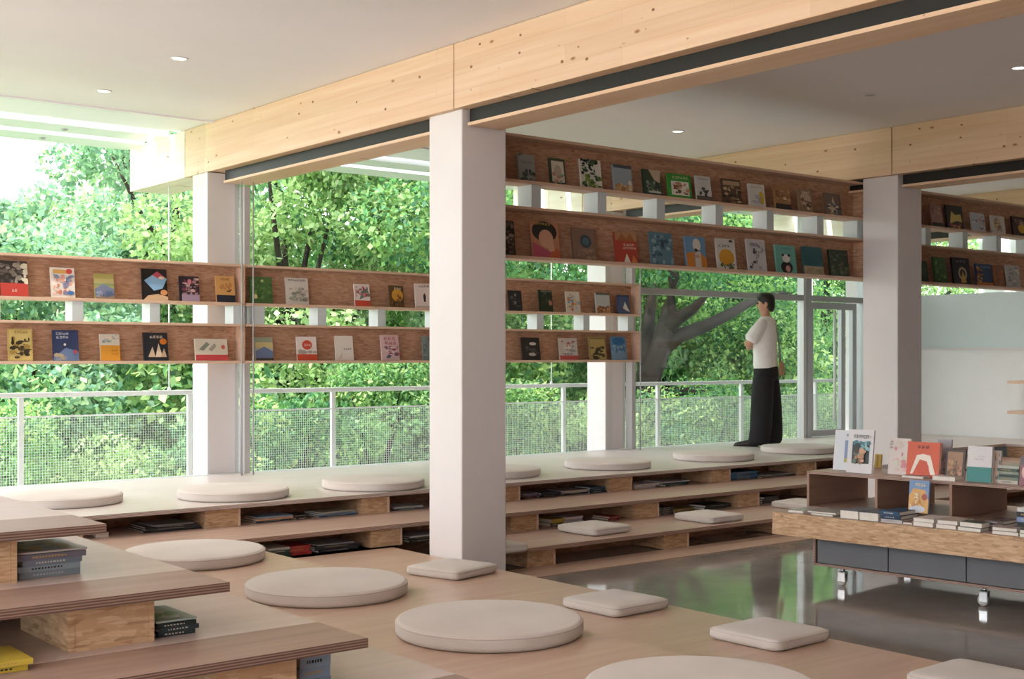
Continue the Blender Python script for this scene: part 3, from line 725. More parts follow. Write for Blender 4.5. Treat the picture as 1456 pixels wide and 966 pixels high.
UL = [
 (710, 735, 312, 362, '#3f342c', [('n', .1, .05, .95, .95, ['#6f6050', '#a3927c', '#2b231e'], 14)], 'dark brown book half hidden by the thick column'),
 (758, 799, 313, 365, '#c78a6c', [('e', .48, .72, .46, .29, '#1f1a1a'), ('e', .52, .52, .27, .26, '#d9a588'), ('p', [(0, 0), (0, .42), (.35, .28), (.75, .12), (.8, 0)], '#b9546a'), ('p', [(.55, 0), (.8, .3), (1, .2), (1, 0)], '#c9653f'), ('t', .12, .9, .7, .97, '#d9c06a', 6), ('p', [(.55, .3), (.75, .45), (.8, .2), (.6, .15)], '#dba98c')], 'large book with a black-haired face and pink shoulder'),
 (817, 851, 322, 368, '#86695a', [('e', .55, .58, .24, .2, '#2f4450'), ('e', .55, .58, .15, .13, '#4a6a74'), ('n', .2, .05, .9, .35, ['#9a7a68', '#a88a74'], 7)], 'brown book with a dark blue disc'),
 (878, 909, 328, 372, '#b8483a', [('r', 0, .72, 1, 1, '#b98a62'), ('p', [(.1, .72), (.3, .98), (.5, .78), (.7, .98), (.9, .7)], '#a8623a'), ('t', .35, .55, .85, .63, '#f0d8c8', 4), ('t', .3, .44, .9, .52, '#f0d8c8', 5), ('p', [(.3, 0), (.45, .3), (.6, 0)], '#eadfd2'), ('p', [(.65, 0), (.75, .25), (.95, 0)], '#d9854a')], 'red book with a fox-eared animal'),
 (928, 960, 328, 375, '#5d8496', [('n', .05, .05, .95, .9, ['#7fa3b0', '#426a80', '#96b4bc', '#35596c'], 18), ('e', .5, .62, .08, .1, '#2f4a5c')], 'steel-blue book of swirling waves'),
 (978, 1007, 334, 378, '#6f9cc0', [('p', [(0, 0), (0, .45), (.4, .5), (.4, 0)], '#d98a3c'), ('p', [(.7, 0), (.7, .5), (1, .3), (1, 0)], '#d98a3c'), ('e', .55, .72, .2, .22, '#e6e0d8'), ('r', .42, .0, .72, .5, '#d9cfc4'), ('n', .4, .3, .7, .6, ['#c99a80', '#3a3434'], 4)], 'blue and orange book with a white-bearded figure'),
 (1022, 1049, 336, 380, '#d8d6d0', [('e', .5, .38, .4, .28, '#d69c2f'), ('t', .1, .72, .7, .8, '#4a4a4e', 4), ('n', .1, .02, .95, .15, ['#4a5a3a', '#5d6a48'], 6), ('e', .75, .92, .1, .04, '#3a3a3a')], 'white book with a big yellow round fruit shape'),
 (1066, 1092, 338, 384, '#d2d0d2', [('t', .3, .56, .8, .64, '#5a5a66', 4), ('n', .1, .1, .9, .9, ['#b4b2ba', '#4a4a52', '#c0bec4', '#9a98a4'], 12)], 'grey-white book with scattered ink marks'),
 (1106, 1135, 346, 386, '#6fb3a8', [('e', .5, .2, .3, .22, '#232126'), ('e', .5, .52, .19, .15, '#e8e4de'), ('e', .35, .64, .07, .05, '#232126'), ('e', .65, .64, .07, .05, '#232126'), ('e', .55, .15, .12, .12, '#d9a39a'), ('t', .3, .85, .75, .92, '#4a8a80', 4)], 'teal book with a black and white bear'),
 (1145, 1173, 348, 388, '#1f5a60', [('r', 0, 0, 1, .3, '#b9a88a'), ('n', .1, .05, .9, .25, ['#a89678'], 4)], 'dark teal book with a beige foot'),
 (1183, 1209, 352, 390, '#2c3a2a', [('n', .05, .1, .95, .9, ['#3f5438', '#55704a', '#1f2a1e', '#6a5a44'], 14)], 'dark green forest book beside the shelf end'),
]
RU = [
 (1326, 1344, 288, 320, '#a8847c', [('r', 0, 0, 1, .2, '#33363c'), ('n', .1, .3, .9, .9, ['#c49a8c', '#8f6a64', '#d6b0a0'], 9)], 'dusty rose book with a dark foot'),
 (1348, 1373, 288, 322, '#1f1c20', [('p', [(.15, .2), (.3, .75), (.5, .6), (.85, .65), (.9, .3), (.6, .35)], '#d6bf6a'), ('n', .1, .02, .9, .2, ['#a8485a', '#c98a4a'], 6)], 'black book with a pale yellow animal'),
 (1383, 1404, 300, 327, '#c6ccd6', [('n', .1, .1, .9, .9, ['#8fa3c0', '#d6a08a', '#e6e4e0', '#6a84a8'], 12)], 'white and blue book with small figures'),
 (1411, 1432, 304, 330, '#d9d6d0', [('n', .2, .1, .8, .8, ['#c98a6a', '#6a8a6a', '#b9a3a0', '#d6b45a'], 10)], 'white book with a small bouquet of colours'),
 (1442, 1464, 304, 332, '#3a2a30', [('e', .6, .4, .25, .25, '#cfa53a'), ('n', .1, .6, .9, .95, ['#a89a8a', '#6a4a50'], 6)], 'maroon-black book with a golden shape'),
]
RL = [
 (1308, 1322, 368, 398, '#2f4036', [('n', .1, .1, .9, .9, ['#46604a', '#222f28'], 8)], 'dark green book half behind the column'),
 (1330, 1350, 363, 400, '#2f5a2c', [('n', .1, .1, .9, .9, ['#4a7a3c', '#234520', '#6a9a52'], 12)], 'leaf-green book with a dense leaf pattern'),
 (1358, 1382, 363, 401, '#1b1f30', [('e', .55, .4, .25, .25, '#b9a88a'), ('e', .55, .4, .16, .17, '#1b1f30'), ('p', [(.4, .05), (.55, .5), (.75, .05)], '#c9a45a'), ('t', .2, .82, .8, .92, '#8a8a9a', 3)], 'midnight-blue book with a golden ring'),
 (1390, 1414, 372, 403, '#2c4468', [('r', 0, 0, 1, .15, '#c97a3a'), ('t', .3, .82, .95, .9, '#8fa8c8', 4), ('n', .0, .1, .3, .8, ['#b9784a', '#d6a070'], 6)], 'deep blue book with an orange edge'),
 (1415, 1430, 374, 404, '#9a6a4c', [('n', .1, .1, .9, .9, ['#7a4a34', '#c08a60', '#b05a34'], 9)], 'rusty brown book between blue and grey books'),
 (1433, 1453, 373, 405, '#c2c0be', [('n', .1, .1, .9, .9, ['#a3a09e', '#d9d6d2', '#8a8a8c'], 9)], 'silvery grey book with a faint drawing'),
]
rows(LU, LY, LUN[0][0], SD, 'on the upper window tray', 'face-out books on the upper window tray')
rows(LL, LY, LUN[1][0], SD, 'on the lower window tray', 'face-out books on the lower window tray')
rows(UU, UY, UUN[0][0], SD, 'on the top ceiling tray', 'face-out books on the top ceiling tray')
rows(UL, UY, UUN[1][0], SD, 'on the second ceiling tray', 'face-out books on the second ceiling tray')
rows(RU, UY, UUN[0][0], SD, 'on the top tray past the column', 'face-out books on the top tray past the column')
rows(RL, UY, UUN[1][0], SD, 'on the second tray past the column', 'face-out books on the second tray past the column')

# ------------------------------------------------------------------ piles of books lying in the niches of the steps
ORD = ['bottom', 'second', 'third', 'fourth', 'fifth', 'sixth']
def pile(cx, cy, z, items, where, rz=0.0, spine='f', jit=.012, group='books lying in piles in the step niches'):
    n = len(items); zz = z + .0005
    for i, (w, d, t, c, cn) in enumerate(items):
        r = random.Random(int(cx * 977) + i)
        pos = 'topmost' if i == n - 1 and n > 1 else (ORD[i] if n > 1 else 'single')
        lying_book(w, d, t, c, (cx + r.uniform(-jit, jit), cy + r.uniform(-jit, jit), zz), rz + r.uniform(-.06, .06), ('%s book, %s in the pile %s' % (cn, pos, where)) if n > 1 else '%s book lying alone %s' % (cn, where), group, spine)
        zz += t + .0006
def npile(pl, pr, yf, z, items, where, back=.02, rz=0.0, spine='f'):
    a, b = wx(pl, yf), wx(pr, yf); w = b - a
    items = [(w * k, d, t, c, n) for k, d, t, c, n in items]
    pile((a + b) / 2, yf + back + max(i[1] for i in items) / 2, z, items, where, rz, spine)
P, T1 = 8.16, 7.58
npile(206, 288, P, L2, [(1, .3, .012, '#23252a', 'black'), (.95, .3, .010, '#3a3d42', 'charcoal'), (.9, .28, .012, '#26282c', 'near-black'), (.7, .27, .008, '#8a8d90', 'grey')], 'under the platform before the second round cushion')
npile(366, 418, P, L2, [(1, .22, .014, '#2f4658', 'dark teal'), (1, .22, .013, '#c98f6a', 'salmon'), (.96, .21, .012, '#7f98aa', 'grey-blue')], 'under the platform beside the thin black book')
npile(424, 446, P, L2, [(1, .2, .016, '#2a2422', 'dark brown'), (.8, .2, .014, '#3c2f2a', 'brown')], 'under the platform between two blue piles')
npile(456, 511, P, L2, [(1, .24, .012, '#33506a', 'navy'), (.96, .24, .012, '#7c8fa6', 'pale blue'), (.9, .22, .01, '#a8a48e', 'khaki')], 'under the platform against the block before the column')
npile(560, 606, P, L2, [(1, .24, .012, '#3a3c40', 'dark grey'), (.85, .22, .012, '#b3b5b6', 'light grey')], 'under the platform next to the thick column')
npile(744, 768, P, L2, [(1, .2, .016, '#6a2c30', 'maroon'), (1, .2, .014, '#5a4668', 'purple'), (.9, .2, .014, '#8a8690', 'mauve')], 'under the platform right after the column')
npile(770, 800, P, L2, [(1, .2, .02, '#2a2c3a', 'indigo'), (.9, .2, .018, '#34364a', 'slate')], 'under the platform beside the maroon book')
npile(806, 838, P, L2, [(1, .26, .014, '#1d2430', 'black-blue'), (1, .26, .02, '#c2b6ae', 'beige')], 'under the platform in the middle of a niche')
npile(841, 864, P, L2, [(1, .22, .016, '#1c3348', 'dark blue'), (.96, .22, .016, '#22405a', 'petrol blue'), (.9, .22, .014, '#3b5a74', 'steel blue')], 'under the platform against a block')
npile(906, 940, P, L2, [(.8, .24, .014, '#b9aeb0', 'pinkish grey'), (1, .24, .022, '#d9d0cf', 'white')], 'under the platform before the shelf-end post')
npile(946, 984, P, L2, [(.85, .24, .014, '#1e3a44', 'dark teal'), (.85, .24, .014, '#2c5058', 'sea-green'), (1, .26, .010, '#cac6c2', 'silver')], 'under the platform next to the white book')
npile(1041, 1080, P, L2, [(1, .24, .018, '#28506e', 'blue'), (1, .24, .018, '#35648a', 'mid blue'), (1, .24, .018, '#2d5a7c', 'deep blue'), (1, .24, .018, '#3f6f90', 'bright blue')], 'under the platform below the standing person')
npile(1084, 1132, P, L2, [(1, .24, .014, '#4a4440', 'taupe'), (.9, .24, .012, '#8f8a86', 'warm grey')], 'under the platform beside the tall blue pile')
npile(138, 156, P, L2, [(1, .2, .014, '#d6ccc4', 'cream'), (1, .2, .014, '#cfc2b6', 'ivory')], 'under the platform beside the stacked decks')
npile(380, 414, T1, L1, [(1, .24, .016, '#223a30', 'dark green'), (1, .24, .016, '#1f2f2c', 'black-green'), (.95, .24, .014, '#2f4a3c', 'bottle green'), (.9, .22, .012, '#d9d8cf', 'white')], 'under the first tread behind the round cushion', 0)
npile(415, 444, T1, L1, [(1, .24, .02, '#b83a38', 'red'), (1, .24, .02, '#c24440', 'scarlet'), (.95, .24, .018, '#b23634', 'crimson')], 'under the first tread beside the green books')
npile(450, 516, T1, L1, [(.9, .26, .014, '#26262a', 'black'), (1, .27, .012, '#34353a', 'charcoal'), (1, .27, .012, '#2a2b30', 'graphite'), (.8, .24, .008, '#a3a5a8', 'silver')], 'under the first tread beside the red books')
npile(582, 640, T1, L1, [(1, .26, .016, '#222226', 'black'), (.9, .26, .014, '#2c2c31', 'charcoal'), (.8, .24, .01, '#b9bbbd', 'pale grey')], 'under the first tread next to the thick column')
npile(786, 804, T1, L1, [(1, .2, .03, '#57503c', 'olive brown'), (1, .2, .03, '#b59a3c', 'ochre')], 'under the first tread behind a square cushion')
npile(804, 830, T1, L1, [(1, .2, .016, '#c9bcc6', 'lilac'), (1, .2, .016, '#d2c6cc', 'pale lilac'), (1, .2, .016, '#c2b3bf', 'mauve'), (1, .2, .014, '#d9d0d2', 'off-white')], 'under the first tread beside the ochre book')
npile(866, 882, T1, L1, [(1, .2, .018, '#8a3230', 'brick red'), (1, .2, .014, '#a8443c', 'red')], 'under the first tread beyond the lilac pile')
npile(940, 958, T1, L1, [(1, .2, .016, '#33363a', 'slate'), (1, .2, .016, '#4a4440', 'umber'), (1, .2, .016, '#3a3c40', 'graphite'), (1, .2, .014, '#2a2c30', 'black')], 'under the first tread behind the far square cushion')
npile(962, 990, T1, L1, [(1, .2, .02, '#5c5030', 'olive'), (1, .2, .016, '#8f7a34', 'mustard')], 'under the first tread beside the slate pile')
npile(1004, 1040, T1, L1, [(1, .2, .02, '#2b332c', 'dark olive'), (1, .2, .02, '#333c34', 'moss')], 'under the first tread next to a strand-board block')
npile(1088, 1110, T1, L1, [(1, .2, .02, '#3a3430', 'dark brown'), (1, .2, .02, '#4a443e', 'brown'), (1, .2, .02, '#332e2a', 'black-brown')], 'under the first tread behind the table corner')
# in the left-hand stacked decks
g3 = 'books lying in piles between the stacked decks'
def lpile(pl, pr, yf, z, items, where, rz=0.0):
    a, b = wx(pl, yf), wx(pr, yf); w = b - a
    pile((a + b) / 2, yf + max(i[1] for i in items) / 2, z, [(w * k, d, t, c, n) for k, d, t, c, n in items], where, rz, 'f', .006, g3)
lpile(26, 116, 4.03, L5, [(.98, .26, .020, '#7a848c', 'slate grey'), (1, .26, .018, '#8b98a1', 'blue-grey'), (.96, .26, .018, '#727c88', 'dark slate'), (1.1, .27, .018, '#6c6874', 'plum-grey')], 'under the top deck of the stacked seating')
lpile(222, 280, 3.70, L4, [(.95, .24, .014, '#26343a', 'blue-black'), (1, .24, .014, '#2c3c40', 'dark teal'), (1.02, .25, .013, '#203034', 'black')], 'under the second deck of the stacked seating')
lpile(425, 470, 3.44, L3, [(.95, .22, .034, '#7f93aa', 'pale blue'), (1, .22, .034, '#8a9db4', 'light blue'), (.98, .22, .034, '#95a7bc', 'powder blue')], 'under the third deck of the stacked seating')
lpile(-40, 47, 3.55, L4, [(.96, .2, .016, '#c0a83c', 'yellow'), (1, .2, .015, '#cdb54a', 'bright yellow')], 'beside the block under the second deck')
# printed tops of the two uppermost large books
def top_print(x0, x1, y0, y1, z, cols, lab, n, base):
    b = MB().box(x0, x1, y0, y1, z, z + .006, lin(base)); o = b.build('magazine', M['print']); tag(o, lab, 'book', g3)
    r = random.Random(n); m = MB()
    for i in range(n):
        cx, cy = r.uniform(x0 + .03, x1 - .05), r.uniform(y0 + .03, y1 - .05); s = r.uniform(.015, .045)
        m.add([(cx + s * math.cos(q), cy + s * 1.2 * math.sin(q), z + .0064 + i * .00015) for q in (0, 1, 2.1, 3.2, 4.3, 5.3)], [(0, 1, 2, 3, 4, 5)], lin(cols[i % len(cols)]))
    m.build('cover_print', M['print'], o)
a0, a1 = wx(26, 4.03), wx(124, 4.03)
top_print(a0, a1, 4.03, 4.29, L5 + .078, ['#d9b98a', '#c9d39a', '#8fa8c4', '#e0d4be', '#b58a6a'], 'glossy picture magazine on top of the pile under the top deck', 14, '#b9b2ae')
a0, a1 = wx(222, 3.70), wx(280, 3.70)
top_print(a0, a1, 3.70, 3.94, L4 + .045, ['#7fae6a', '#a9c98a', '#e0e8da', '#5a8f50', '#c9d4d6'], 'glossy green magazine on top of the pile under the second deck', 14, '#9fb0a4')

# ------------------------------------------------------------------ rolling display table
TO, TR = (6.56, 5.45), math.radians(5.2)
tc_, ts_ = math.cos(TR), math.sin(TR)
def TL(x, t):                # table frame (x = depth from its long front, t = run towards the room) -> world
    return (TO[0] + x * tc_ + t * ts_, TO[1] + x * ts_ - t * tc_)
def tt(px, x):               # run t along the table where photo column px meets the line at depth x
    q = ratio(px); X, Y = TL(x, 0); return (q * Y - X) / (ts_ + q * tc_)
tb = empty('book_table', (*TO, 0), TR); tag(tb, 'rolling strand-board book table with grey drawers and an open box shelf on top', 'table')
ZT0, ZT1, BX, BT = .33, .474, .35, .722
LEN, DP = 2.9, 1.45
def tpart(nm, x0, x1, t0, t1, z0, z1, m, par=None, bev=.002):
    return MB().box(x0, x1, -t1, -t0, z0, z1).build(nm, m, par or tb, bev)
tpart('front_board', 0, .018, 0, LEN, ZT0, ZT1, M['osb_block'])
tpart('front_board', DP - .018, DP, 0, LEN, ZT0, ZT1, M['osb_block'])
tpart('end_board', .019, DP - .019, 0, .018, ZT0, ZT1 - .019, M['osb_block'])
tpart('end_board', .019, DP - .019, LEN - .018, LEN, ZT0, ZT1 - .019, M['osb_block'])
tpart('table_top', .019, DP - .019, 0, LEN, ZT1 - .018, ZT1, M['ply'])
tpart('under_board', .019, DP - .019, .019, LEN - .019, ZT0, ZT0 + .018, M['ply'])
tpart('drawer_carcass', .20, DP - .2, .19, LEN - .2, .125, .140, M['ply'])
tpart('drawer_carcass', .22, DP - .22, .20, LEN - .21, .141, ZT0 - .001, M['black'])
tpart('carcass_end', .20, DP - .2, .18, .198, .125, ZT0 - .002, M['ply'])
for k in range(5):
    t0 = .215 + k * .512
    dr = tpart('drawer_front', .199, .217, t0, t0 + .504, .146, .300, M['drawer'])
    dr2 = tpart('drawer_front', DP - .217, DP - .199, t0, t0 + .504, .146, .300, M['drawer'])
for (x, t) in ((.30, .34), (.30, 1.30), (.30, 2.5), (DP - .3, .34), (DP - .3, 1.3), (DP - .3, 2.5)):
    c = MB().box(-.026, .026, -.026, .026, .113, .124).lathe([(.012, .085), (.012, .113)], 12).build('caster', M['chrome'], tb, 0, (x, -t, 0))
    MB().box(-.020, -.014, -.024, .024, .028, .09).box(.014, .020, -.024, .024, .028, .09).box(-.02, .02, -.024, .024, .082, .09).build('fork', M['chrome'], c)
    MB().lathe([(.004, -.012), (.030, -.012), (.034, -.008), (.034, .008), (.030, .012), (.004, .012)], 20, xf=Matrix.Translation((0, .008, .034)) @ Matrix.Rotation(math.pi / 2, 4, 'Y')).build('wheel', M['rubber'], c)
bw = .75
tpart('box_top', BX, BX + bw, .035, LEN - .1, BT - .018, BT, M['ply'])
tpart('box_bottom', BX, BX + bw, .035, LEN - .1, ZT1 + .0005, ZT1 + .015, M['ply'])
for k in range(6):
    t0 = .035 + k * .5075
    tpart('divider', BX, BX + bw, t0, t0 + .018, ZT1 + .0155, BT - .0185, M['ply_plain'])
RZT = TR - math.pi / 2
def tstand(pl, pr, x, hpx, base, art, label, z=BT, lean=.14, turn=0.0, t_=.016, name='picture_book'):
    a, b = tt(pl, x), tt(pr, x); c = TL(x, (a + b) / 2); pc = (pl + pr) / 2
    u = (pc - 728) / F_PX; d_ = c[0] * SN + c[1] * CS
    standing_book(b - a, hpx / F_PX * d_, t_, base, art, (c[0], c[1], z), RZT + turn, lean, label, 'books displayed on the book table', name)
g4 = 'books displayed on the book table'
tstand(1184, 1214, BX + .20, 57, '#d9dbe0', [('r', .5, .25, .95, .75, '#7c90b4'), ('r', .5, .2, .95, .3, '#b0a85a'), ('e', .6, .88, .06, .04, '#9aa3b0')], 'white standing book with a blue picture, half behind the white art book')
tstand(1203, 1239, BX + .08, 62, '#dcd8d8', [('r', .18, .22, .86, .72, '#2a3436'), ('n', .2, .5, .84, .7, ['#7fb0b8', '#4a7a84', '#253038', '#9ac2c4'], 12), ('n', .3, .25, .75, .52, ['#8a5a40', '#b98a6a', '#4a3428', '#d0a080', '#5c6f60'], 14), ('t', .25, .80, .86, .88, '#3a3638', 6)], 'white standing art book with a dark framed picture')
tstand(1262, 1292, BX + .16, 52, '#dcd0c8', [('n', .3, .1, .95, .9, ['#e0b9b4', '#cf8a90', '#cfd6c0', '#d6c6b8'], 12), ('t', .05, .7, .2, .95, '#8f8480', 3)], 'pale pink-white standing book beside the orange-red one')
tstand(1288, 1334, BX + .10, 50, '#d4552f', [('p', [(.12, .08), (.3, .62), (.5, .66), (.72, .62), (.9, .08), (.75, .08), (.62, .45), (.4, .5), (.2, .08)], '#efe2d2'), ('e', .5, .25, .2, .18, '#cf4a26'), ('t', .3, .8, .7, .9, '#5c1f14', 3)], 'orange-red standing book with a white arching shape', t_=.03)
tstand(1330, 1350, BX + .30, 52, '#a39fa3', [('n', .1, .1, .9, .6, ['#8a868c', '#6a7a6a'], 6)], 'grey standing book behind the orange-red one')
tstand(1343, 1370, BX + .14, 42, '#3f3026', [('r', .1, .05, .9, .92, '#a37c5c'), ('n', .15, .1, .85, .6, ['#8a6248', '#b9946a', '#6a4a36', '#c98f7a'], 12)], 'brown picture in a dark frame standing on the table', t_=.02, name='framed_picture')
tstand(1374, 1409, BX + .06, 51, '#d9d4d2', [('r', 0, 0, 1, .42, '#2f827e'), ('t', .3, .62, .7, .66, '#a8a2a0', 6), ('t', .45, .7, .75, .74, '#b4aeac', 4)], 'white standing book with a teal lower band', lean=.10, t_=.025)
tstand(1411, 1421, BX + .10, 46, '#b9a79c', [('n', .1, .1, .9, .9, ['#8a7a72', '#d6b48a', '#5c5450'], 7)], 'narrow beige standing book beside the teal-banded one')
tstand(1449, 1476, BX + .06, 42, '#8f5a66', [('e', .4, .45, .3, .25, '#d6b0a0'), ('r', 0, .7, 1, 1, '#6a5a5c')], 'rose-coloured standing book at the end of the display')
tstand(1243, 1252, BX + .55, 19, '#d6b23a', [('r', .3, .1, .6, .9, '#a8882a')], 'small yellow standing book at the back of the table box')
# stack of green-spined books and flat books on the box
def tpile(pl, pr, x, z, items, where, spine='f', depth=None, turn=0.0):
    a, b = tt(pl, x), tt(pr, x); w = b - a; d_ = max(i[1] for i in items); c = TL(x + d_ / 2, (a + b) / 2)
    pile(c[0], c[1], z, [(w * k, d, t, cc, n) for k, d, t, cc, n in items], where, RZT + turn, spine, .004, g4)
tpile(1419, 1448, BX + .10, BT, [(1, .2, .022, '#c6bcb0', 'cream')] + [(1, .2, .017, c, n) for c, n in (('#7a8a7c', 'sage'), ('#3f4f46', 'dark green'), ('#8a9484', 'grey-green'), ('#46584e', 'bottle green'), ('#b9b8ac', 'pale sage'))], 'on the box next to the teal-banded book')
tpile(1325, 1358, BX + .02, BT, [(1, .12, .026, '#d2c8c0', 'cream')], 'lying on the box before the framed picture', 'b')
tpile(1282, 1314, BX + .02, BT, [(1, .10, .016, '#b4a6a4', 'pinkish grey')], 'lying on the box before the orange-red book', 'b')
tpile(1254, 1268, BX + .2, BT, [(1, .10, .03, '#b0a49c', 'beige'), (.9, .1, .025, '#8f857e', 'taupe')], 'on the box before the small yellow book')
# flat books on the table edge
tpile(1119, 1141, .06, ZT1, [(1, .2, .016, '#bdb8b0', 'pale grey')], 'at the far corner of the table', 'b')
tpile(1148, 1188, .04, ZT1, [(.8, .24, .014, '#8f8a86', 'warm grey'), (1, .24, .012, '#a49e98', 'stone')], 'on the table edge before the first box opening', 'b')
tpile(1193, 1219, .03, ZT1, [(1, .24, .052, '#7f858c', 'thick slate')], 'on the table edge before the first divider', 'b')
tpile(1221, 1248, .03, ZT1, [(1, .24, .052, '#6a7078', 'thick dark grey')], 'on the table edge just past the first divider', 'b')
tpile(1251, 1281, .04, ZT1, [(1, .2, .022, '#cfc6c2', 'white'), (.95, .22, .024, '#1f3a56', 'navy'), (.95, .22, .024, '#264a6a', 'dark blue')], 'on the table edge before the second opening', 'f')
tpile(1283, 1297, .05, ZT1, [(1, .2, .014, '#9a8074', 'brown-pink')], 'before the blue and orange book', 'b')
tpile(1299, 1329, .03, ZT1, [(1, .22, .026, '#bdb0aa', 'beige'), (1, .22, .022, '#c9bfba', 'pale beige')], 'under the blue and orange book', 'b')
tpile(1331, 1360, .03, ZT1, [(1, .22, .026, '#ad9c92', 'sand'), (1, .22, .024, '#b9a89c', 'light sand')], 'on the table edge before the second divider', 'b')
tpile(1362, 1396, .03, ZT1, [(1, .10, .022, '#a8a398', 'khaki grey'), (.96, .10, .03, '#4c5650', 'grey-green')], 'on the table edge before the third opening', 'b')
tpile(1410, 1447, .02, ZT1, [(1, .10, .022, '#9a8682', 'rose-grey'), (.95, .10, .020, '#a8968f', 'pale rose')], 'on the table edge near the third divider', 'b')
tpile(1400, 1427, .14, ZT1, [(1, .2, .02, '#6a5650', 'brown'), (1.0, .2, .02, '#7a6a66', 'taupe'), (1, .2, .018, '#5c4c48', 'dark brown')], 'leaning against the third opening', 'f')
tpile(1446, 1474, .14, ZT1, [(1, .2, .022, '#6a5a52', 'umber'), (1, .2, .02, '#3f5a3c', 'green'), (1, .2, .024, '#252428', 'black'), (1, .2, .028, '#7f93bc', 'periwinkle'), (1, .2, .03, '#2a2a2c', 'black bound'), (1, .2, .022, '#dcdad6', 'white')], 'on the tall untidy heap', 'f')
tpile(1449, 1480, .02, ZT1, [(1, .10, .02, '#cdd3cc', 'mint white'), (1, .10, .022, '#2f4038', 'dark green')], 'on the table edge past the rose-grey book', 'b')
tstand(1291, 1319, .22, 46, '#6f8fba', [('p', [(.0, .0), (.0, .5), (.2, .75), (.8, .72), (1, .4), (1, 0)], '#d9a45a'), ('e', .45, .12, .4, .12, '#c9ccd6'), ('e', .8, .5, .14, .1, '#a84a34'), ('t', .3, .82, .85, .92, '#e6d6a8', 4), ('n', .1, .2, .6, .6, ['#e0bd84', '#cf9450', '#e8d0a8'], 8)], 'blue and orange picture book standing before the second opening', ZT1 + .052, .12)
# wall shelves at the end wall
for k, z in enumerate((1.16, .79)):
    o = box('wall_shelf', 14.55, 14.895, 4.2, 8.42, z, z + .036, M['shelf_edge'])
    tag(o, ('upper', 'lower')[k] + ' thin wooden shelf on the white half wall', 'shelf', 'shelves on the white wall')

# ------------------------------------------------------------------ the standing person
def ell(cx, cy, z, rx, ry, n=20, p=2.3, rot=0.0):
    R = []
    for k in range(n):
        q = 2 * math.pi * k / n; c, s = math.cos(q), math.sin(q)
        m = (abs(c) ** p + abs(s) ** p) ** (-1 / p); x, y = rx * m * c, ry * m * s
        R.append((cx + x * math.cos(rot) - y * math.sin(rot), cy + x * math.sin(rot) + y * math.cos(rot), z))
    return R
def limb(pts, rad, n=14):
    return MB().tube(pts, rad, n)
def smooth(o, lv=1):
    m = o.modifiers.new('subdivision', 'SUBSURF'); m.levels = lv; m.render_levels = lv; return o
px_, py_ = on(1089, 635, L3)
pe = empty('person', (px_, py_, L3), math.radians(25))
tag(pe, 'person in white t-shirt and black trousers standing with arms folded, looking out', 'person')
# body: one continuous skin-modifier figure (head, neck, trunk, arms with fingers, legs)
V, E, R = [], [], []
def chain(start, pts):
    prev = start
    for (x, y, z, r) in pts:
        V.append((x, y, z)); R.append(r if isinstance(r, tuple) else (r, r)); i = len(V) - 1
        if prev is not None: E.append((prev, i))
        prev = i
    return prev
V.append((0, 0, .93)); R.append((.13, .10))
pelvis = 0
chest = chain(0, [(0, .005, 1.10, (.125, .095)), (0, .0, 1.28, (.14, .10)), (0, -.005, 1.40, (.11, .085))])
hd = -.22                                            # head turned to his left
hx, hy = math.sin(hd), math.cos(hd)
neck = chain(chest, [(0, .0, 1.47, .055), (hx * .012, hy * .012, 1.53, .052)])
head = chain(neck, [(hx * .022, hy * .022, 1.585, (.062, .066)), (hx * .014, hy * .014, 1.645, (.074, .086)), (hx * .0, hy * .0, 1.70, (.066, .078))])
nose = chain(head - 2, [(hx * .098, hy * .098, 1.612, .012), (hx * .112, hy * .112, 1.598, .008)])
def arm(s, elbow, wrist, fdir):
    a = chain(chest - 1 if False else chest, [(s * .10, -.005, 1.400, .048), (s * .185, 0, 1.385, .050)])
    a = chain(a, [((s * .185 + elbow[0]) / 2, elbow[1] / 2, (1.395 + elbow[2]) / 2, .047), (*elbow, .042)])
    mid = [(e + w) / 2 for e, w in zip(elbow, wrist)]
    a = chain(a, [(*mid, .040), (*wrist, .028)])
    f = Vector(fdir).normalized(); up = Vector((0, 0, 1)); w = Vector(wrist)
    palm = w + f * .05; a2 = chain(a, [(*palm, (.034, .018))])
    for k, (off, ln) in enumerate(((.030, .062), (.010, .072), (-.010, .068), (-.029, .052))):
        b = palm + up * off; k1 = b + f * .03; k2 = b + f * (.03 + ln * .55) + Vector((0, -.012, 0)); k3 = b + f * (.03 + ln) + Vector((0, -.034, 0))
        chain(a2, [(*k1, .0095), (*k2, .0088), (*k3, .0075)])
    th = w + f * .03 + up * .035; chain(a2, [(*th, .011), (*(th + f * .03 + up * .018), .009)])
arm(-1, (-.25, .13, 1.155), (-.045, .215, 1.185), (1, .0, .05))
arm(1, (.25, .12, 1.150), (.05, .205, 1.135), (-1, .02, .0))
for s, knee, ank in ((-1, (-.105, .02, .50), (-.10, .06, .09)), (1, (.10, .0, .50), (.09, -.05, .09))):
    a = chain(pelvis, [(s * .09, 0, .86, .085), (*knee, .058), (*ank, .042), (ank[0] + s * .01, ank[1] + .12, .045, .032)])
me = bpy.data.meshes.new('body'); me.from_pydata(V, E, []); me.materials.append(M['skin'])
bo = bpy.data.objects.new('body', me); COL.objects.link(bo); bo.parent = pe
sk = bo.modifiers.new('skin', 'SKIN'); sk.use_smooth_shade = True
for i, sv in enumerate(me.skin_vertices[0].data):
    sv.radius = R[i]; sv.use_root = (i == 0)
smooth(bo, 2)
